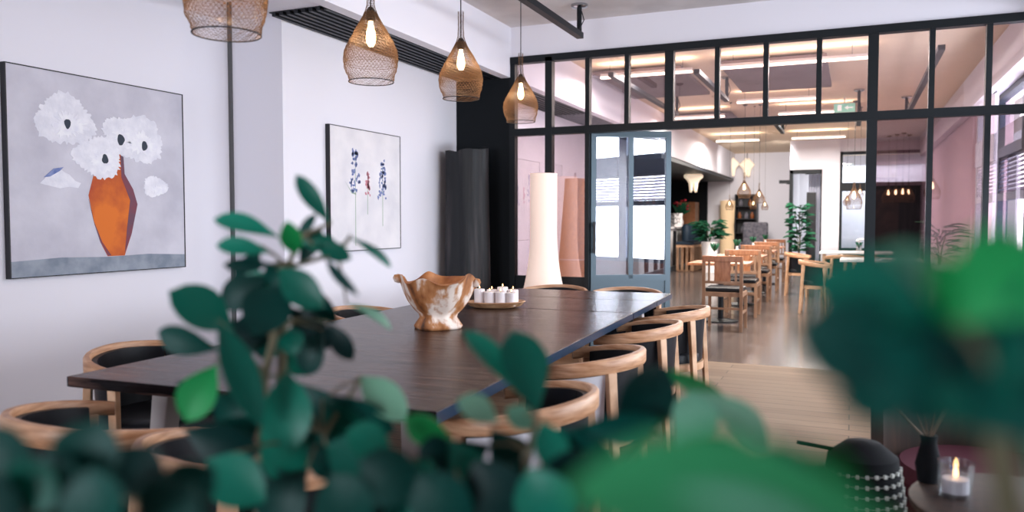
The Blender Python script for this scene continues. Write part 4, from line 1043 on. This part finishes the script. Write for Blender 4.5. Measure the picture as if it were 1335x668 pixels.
LB = [(700, 540, 668, 432, 64, .8, .04, .3, A), (680, 518, 604, 432, 34, .82, .04, .5, A), (650, 552, 596, 522, 38, .8, 0, .4, P_), (697, 562, 660, 534, 34, .8, 0, .5, P_),
      (706, 548, 726, 620, 46, .7, -.03, -.1, A), (590, 574, 528, 546, 40, .8, 0, -.4, C_), (512, 594, 452, 562, 50, .75, 0, .3, A), (585, 574, 625, 636, 48, .75, 0, .1, A),
      (640, 580, 560, 610, 60, .8, 0, -.6, B), (680, 600, 620, 660, 70, .75, 0, -.6, B), (560, 620, 520, 690, 70, .7, 0, -.5, B), (700, 610, 760, 680, 80, .7, 0, -.5, B),
      (600, 640, 560, 700, 80, .7, 0, -.6, B), (660, 640, 700, 710, 90, .7, 0, -.6, B), (500, 640, 450, 690, 80, .7, 0, -.4, B), (740, 560, 860, 545, 40, .7, 0, -.6, B),
      (720, 575, 800, 610, 60, .7, 0, -.4, B), (640, 560, 690, 610, 60, .82, 0, -.6, B),
      (560, 640, 470, 600, 80, .68, 0, -.5, B), (620, 690, 545, 620, 90, .66, 0, -.4, B), (690, 690, 620, 600, 90, .66, 0, -.5, B), (700, 660, 770, 590, 80, .66, 0, -.5, B), (740, 700, 690, 610, 80, .64, 0, -.2, A), (480, 700, 430, 620, 80, .68, 0, -.5, B), (520, 690, 560, 600, 80, .7, 0, -.3, A), (600, 600, 545, 585, 60, .76, 0, -.5, B),
      (848, 478, 958, 552, 34, .8, .05, .3, C_), (915, 512, 1000, 584, 46, .7, 0, .5, P_), (800, 560, 868, 478, 84, .72, 0, -.6, B), (880, 580, 930, 515, 60, .7, 0, .6, P_), (790, 600, 700, 570, 60, .7, 0, -.4, B)]
pB = at(660, 700, .85)
plant('rubber_plant', 'rubber plant with a pair of upright leaves in front of the right-hand tub chairs', LB,
      [[(665, 668, .8), (690, 590, .8), (700, 540, .8)], [(665, 668, .8), (590, 600, .78), (520, 600, .76)], [(665, 668, .8), (780, 620, .74), (850, 560, .74), (862, 500, .78)]], (pB.x, pB.y), K['terra'], ph=.15)
LC = [(60, 640, -20, 560, 90, 0.504, 0, -.4, B), (110, 640, 130, 545, 90, 0.504, 0, -.4, B), (160, 650, 200, 580, 80, 0.504, 0, -.4, B), (40, 690, -40, 640, 100, 0.468, 0, -.5, B), (100, 680, 60, 590, 90, 0.490, 0, -.3, B),
      (150, 700, 120, 610, 100, 0.468, 0, -.5, B), (190, 690, 250, 630, 90, 0.490, 0, -.4, B), (210, 660, 280, 610, 70, 0.540, 0, -.3, B), (20, 660, 70, 610, 80, 0.475, 0, .0, A), (230, 690, 270, 650, 80, 0.504, 0, -.5, B)]
pC = at(110, 900, .52)
plant('rubber_plant', 'dark blurred rubber plant filling the lower left corner', LC, [[(120, 720, .51), (110, 650, .5)], [(120, 720, .51), (190, 670, .5)], [(120, 720, .51), (50, 650, .49)]], (pC.x, pC.y), K['terra'], z0=.601, ph=.12, pr_=.08)
# big blurred plant at the right
LD = [(1215, 730, 735, 640, 190, .21, .02, .7, 'leafM'), (1180, 790, 800, 690, 150, .2, .02, .6, P_),
      (1180, 470, 1035, 425, 120, .26, 0, -.3, B), (1220, 420, 1050, 365, 110, .26, .01, .0, A), (1240, 410, 1150, 325, 70, .3, 0, .5, P_), (1250, 425, 1350, 310, 130, .25, 0, .1, C_), (1275, 450, 1215, 335, 90, .26, 0, .3, C_),
      (1290, 480, 1400, 390, 150, .25, 0, -.2, A), (1200, 480, 1090, 525, 90, .27, 0, -.6, B), (1290, 500, 1230, 400, 140, .26, 0, -.5, B), (1300, 520, 1390, 500, 130, .26, 0, -.5, B),
      (1260, 540, 1190, 480, 120, .27, 0, -.6, B), (1365, 720, 1345, 560, 50, .27, 0, .2, P_), (1010, 640, 880, 570, 100, .25, 0, -.3, C_), (1070, 660, 960, 590, 110, .24, 0, -.5, B), (1120, 690, 1010, 600, 110, .25, 0, -.3, C_),
      (1250, 480, 1165, 395, 110, .27, 0, -.5, B), (1260, 560, 1350, 470, 140, .26, 0, -.5, B), (1230, 500, 1110, 470, 110, .26, 0, -.5, B), (1300, 560, 1240, 470, 110, .26, 0, -.4, A)]
pD = at(1330, 1050, .30)
plant('rubber_plant', 'large out-of-focus green plant at the right, nearest the camera', LD,
      [[(1325, 720, .28), (1300, 560, .27), (1270, 460, .26), (1235, 410, .28)], [(1325, 760, .28), (1180, 700, .22), (1010, 640, .26), (900, 570, .38)]], (pD.x, pD.y), K['terra'], z0=.601, ph=.15, pr_=.07)
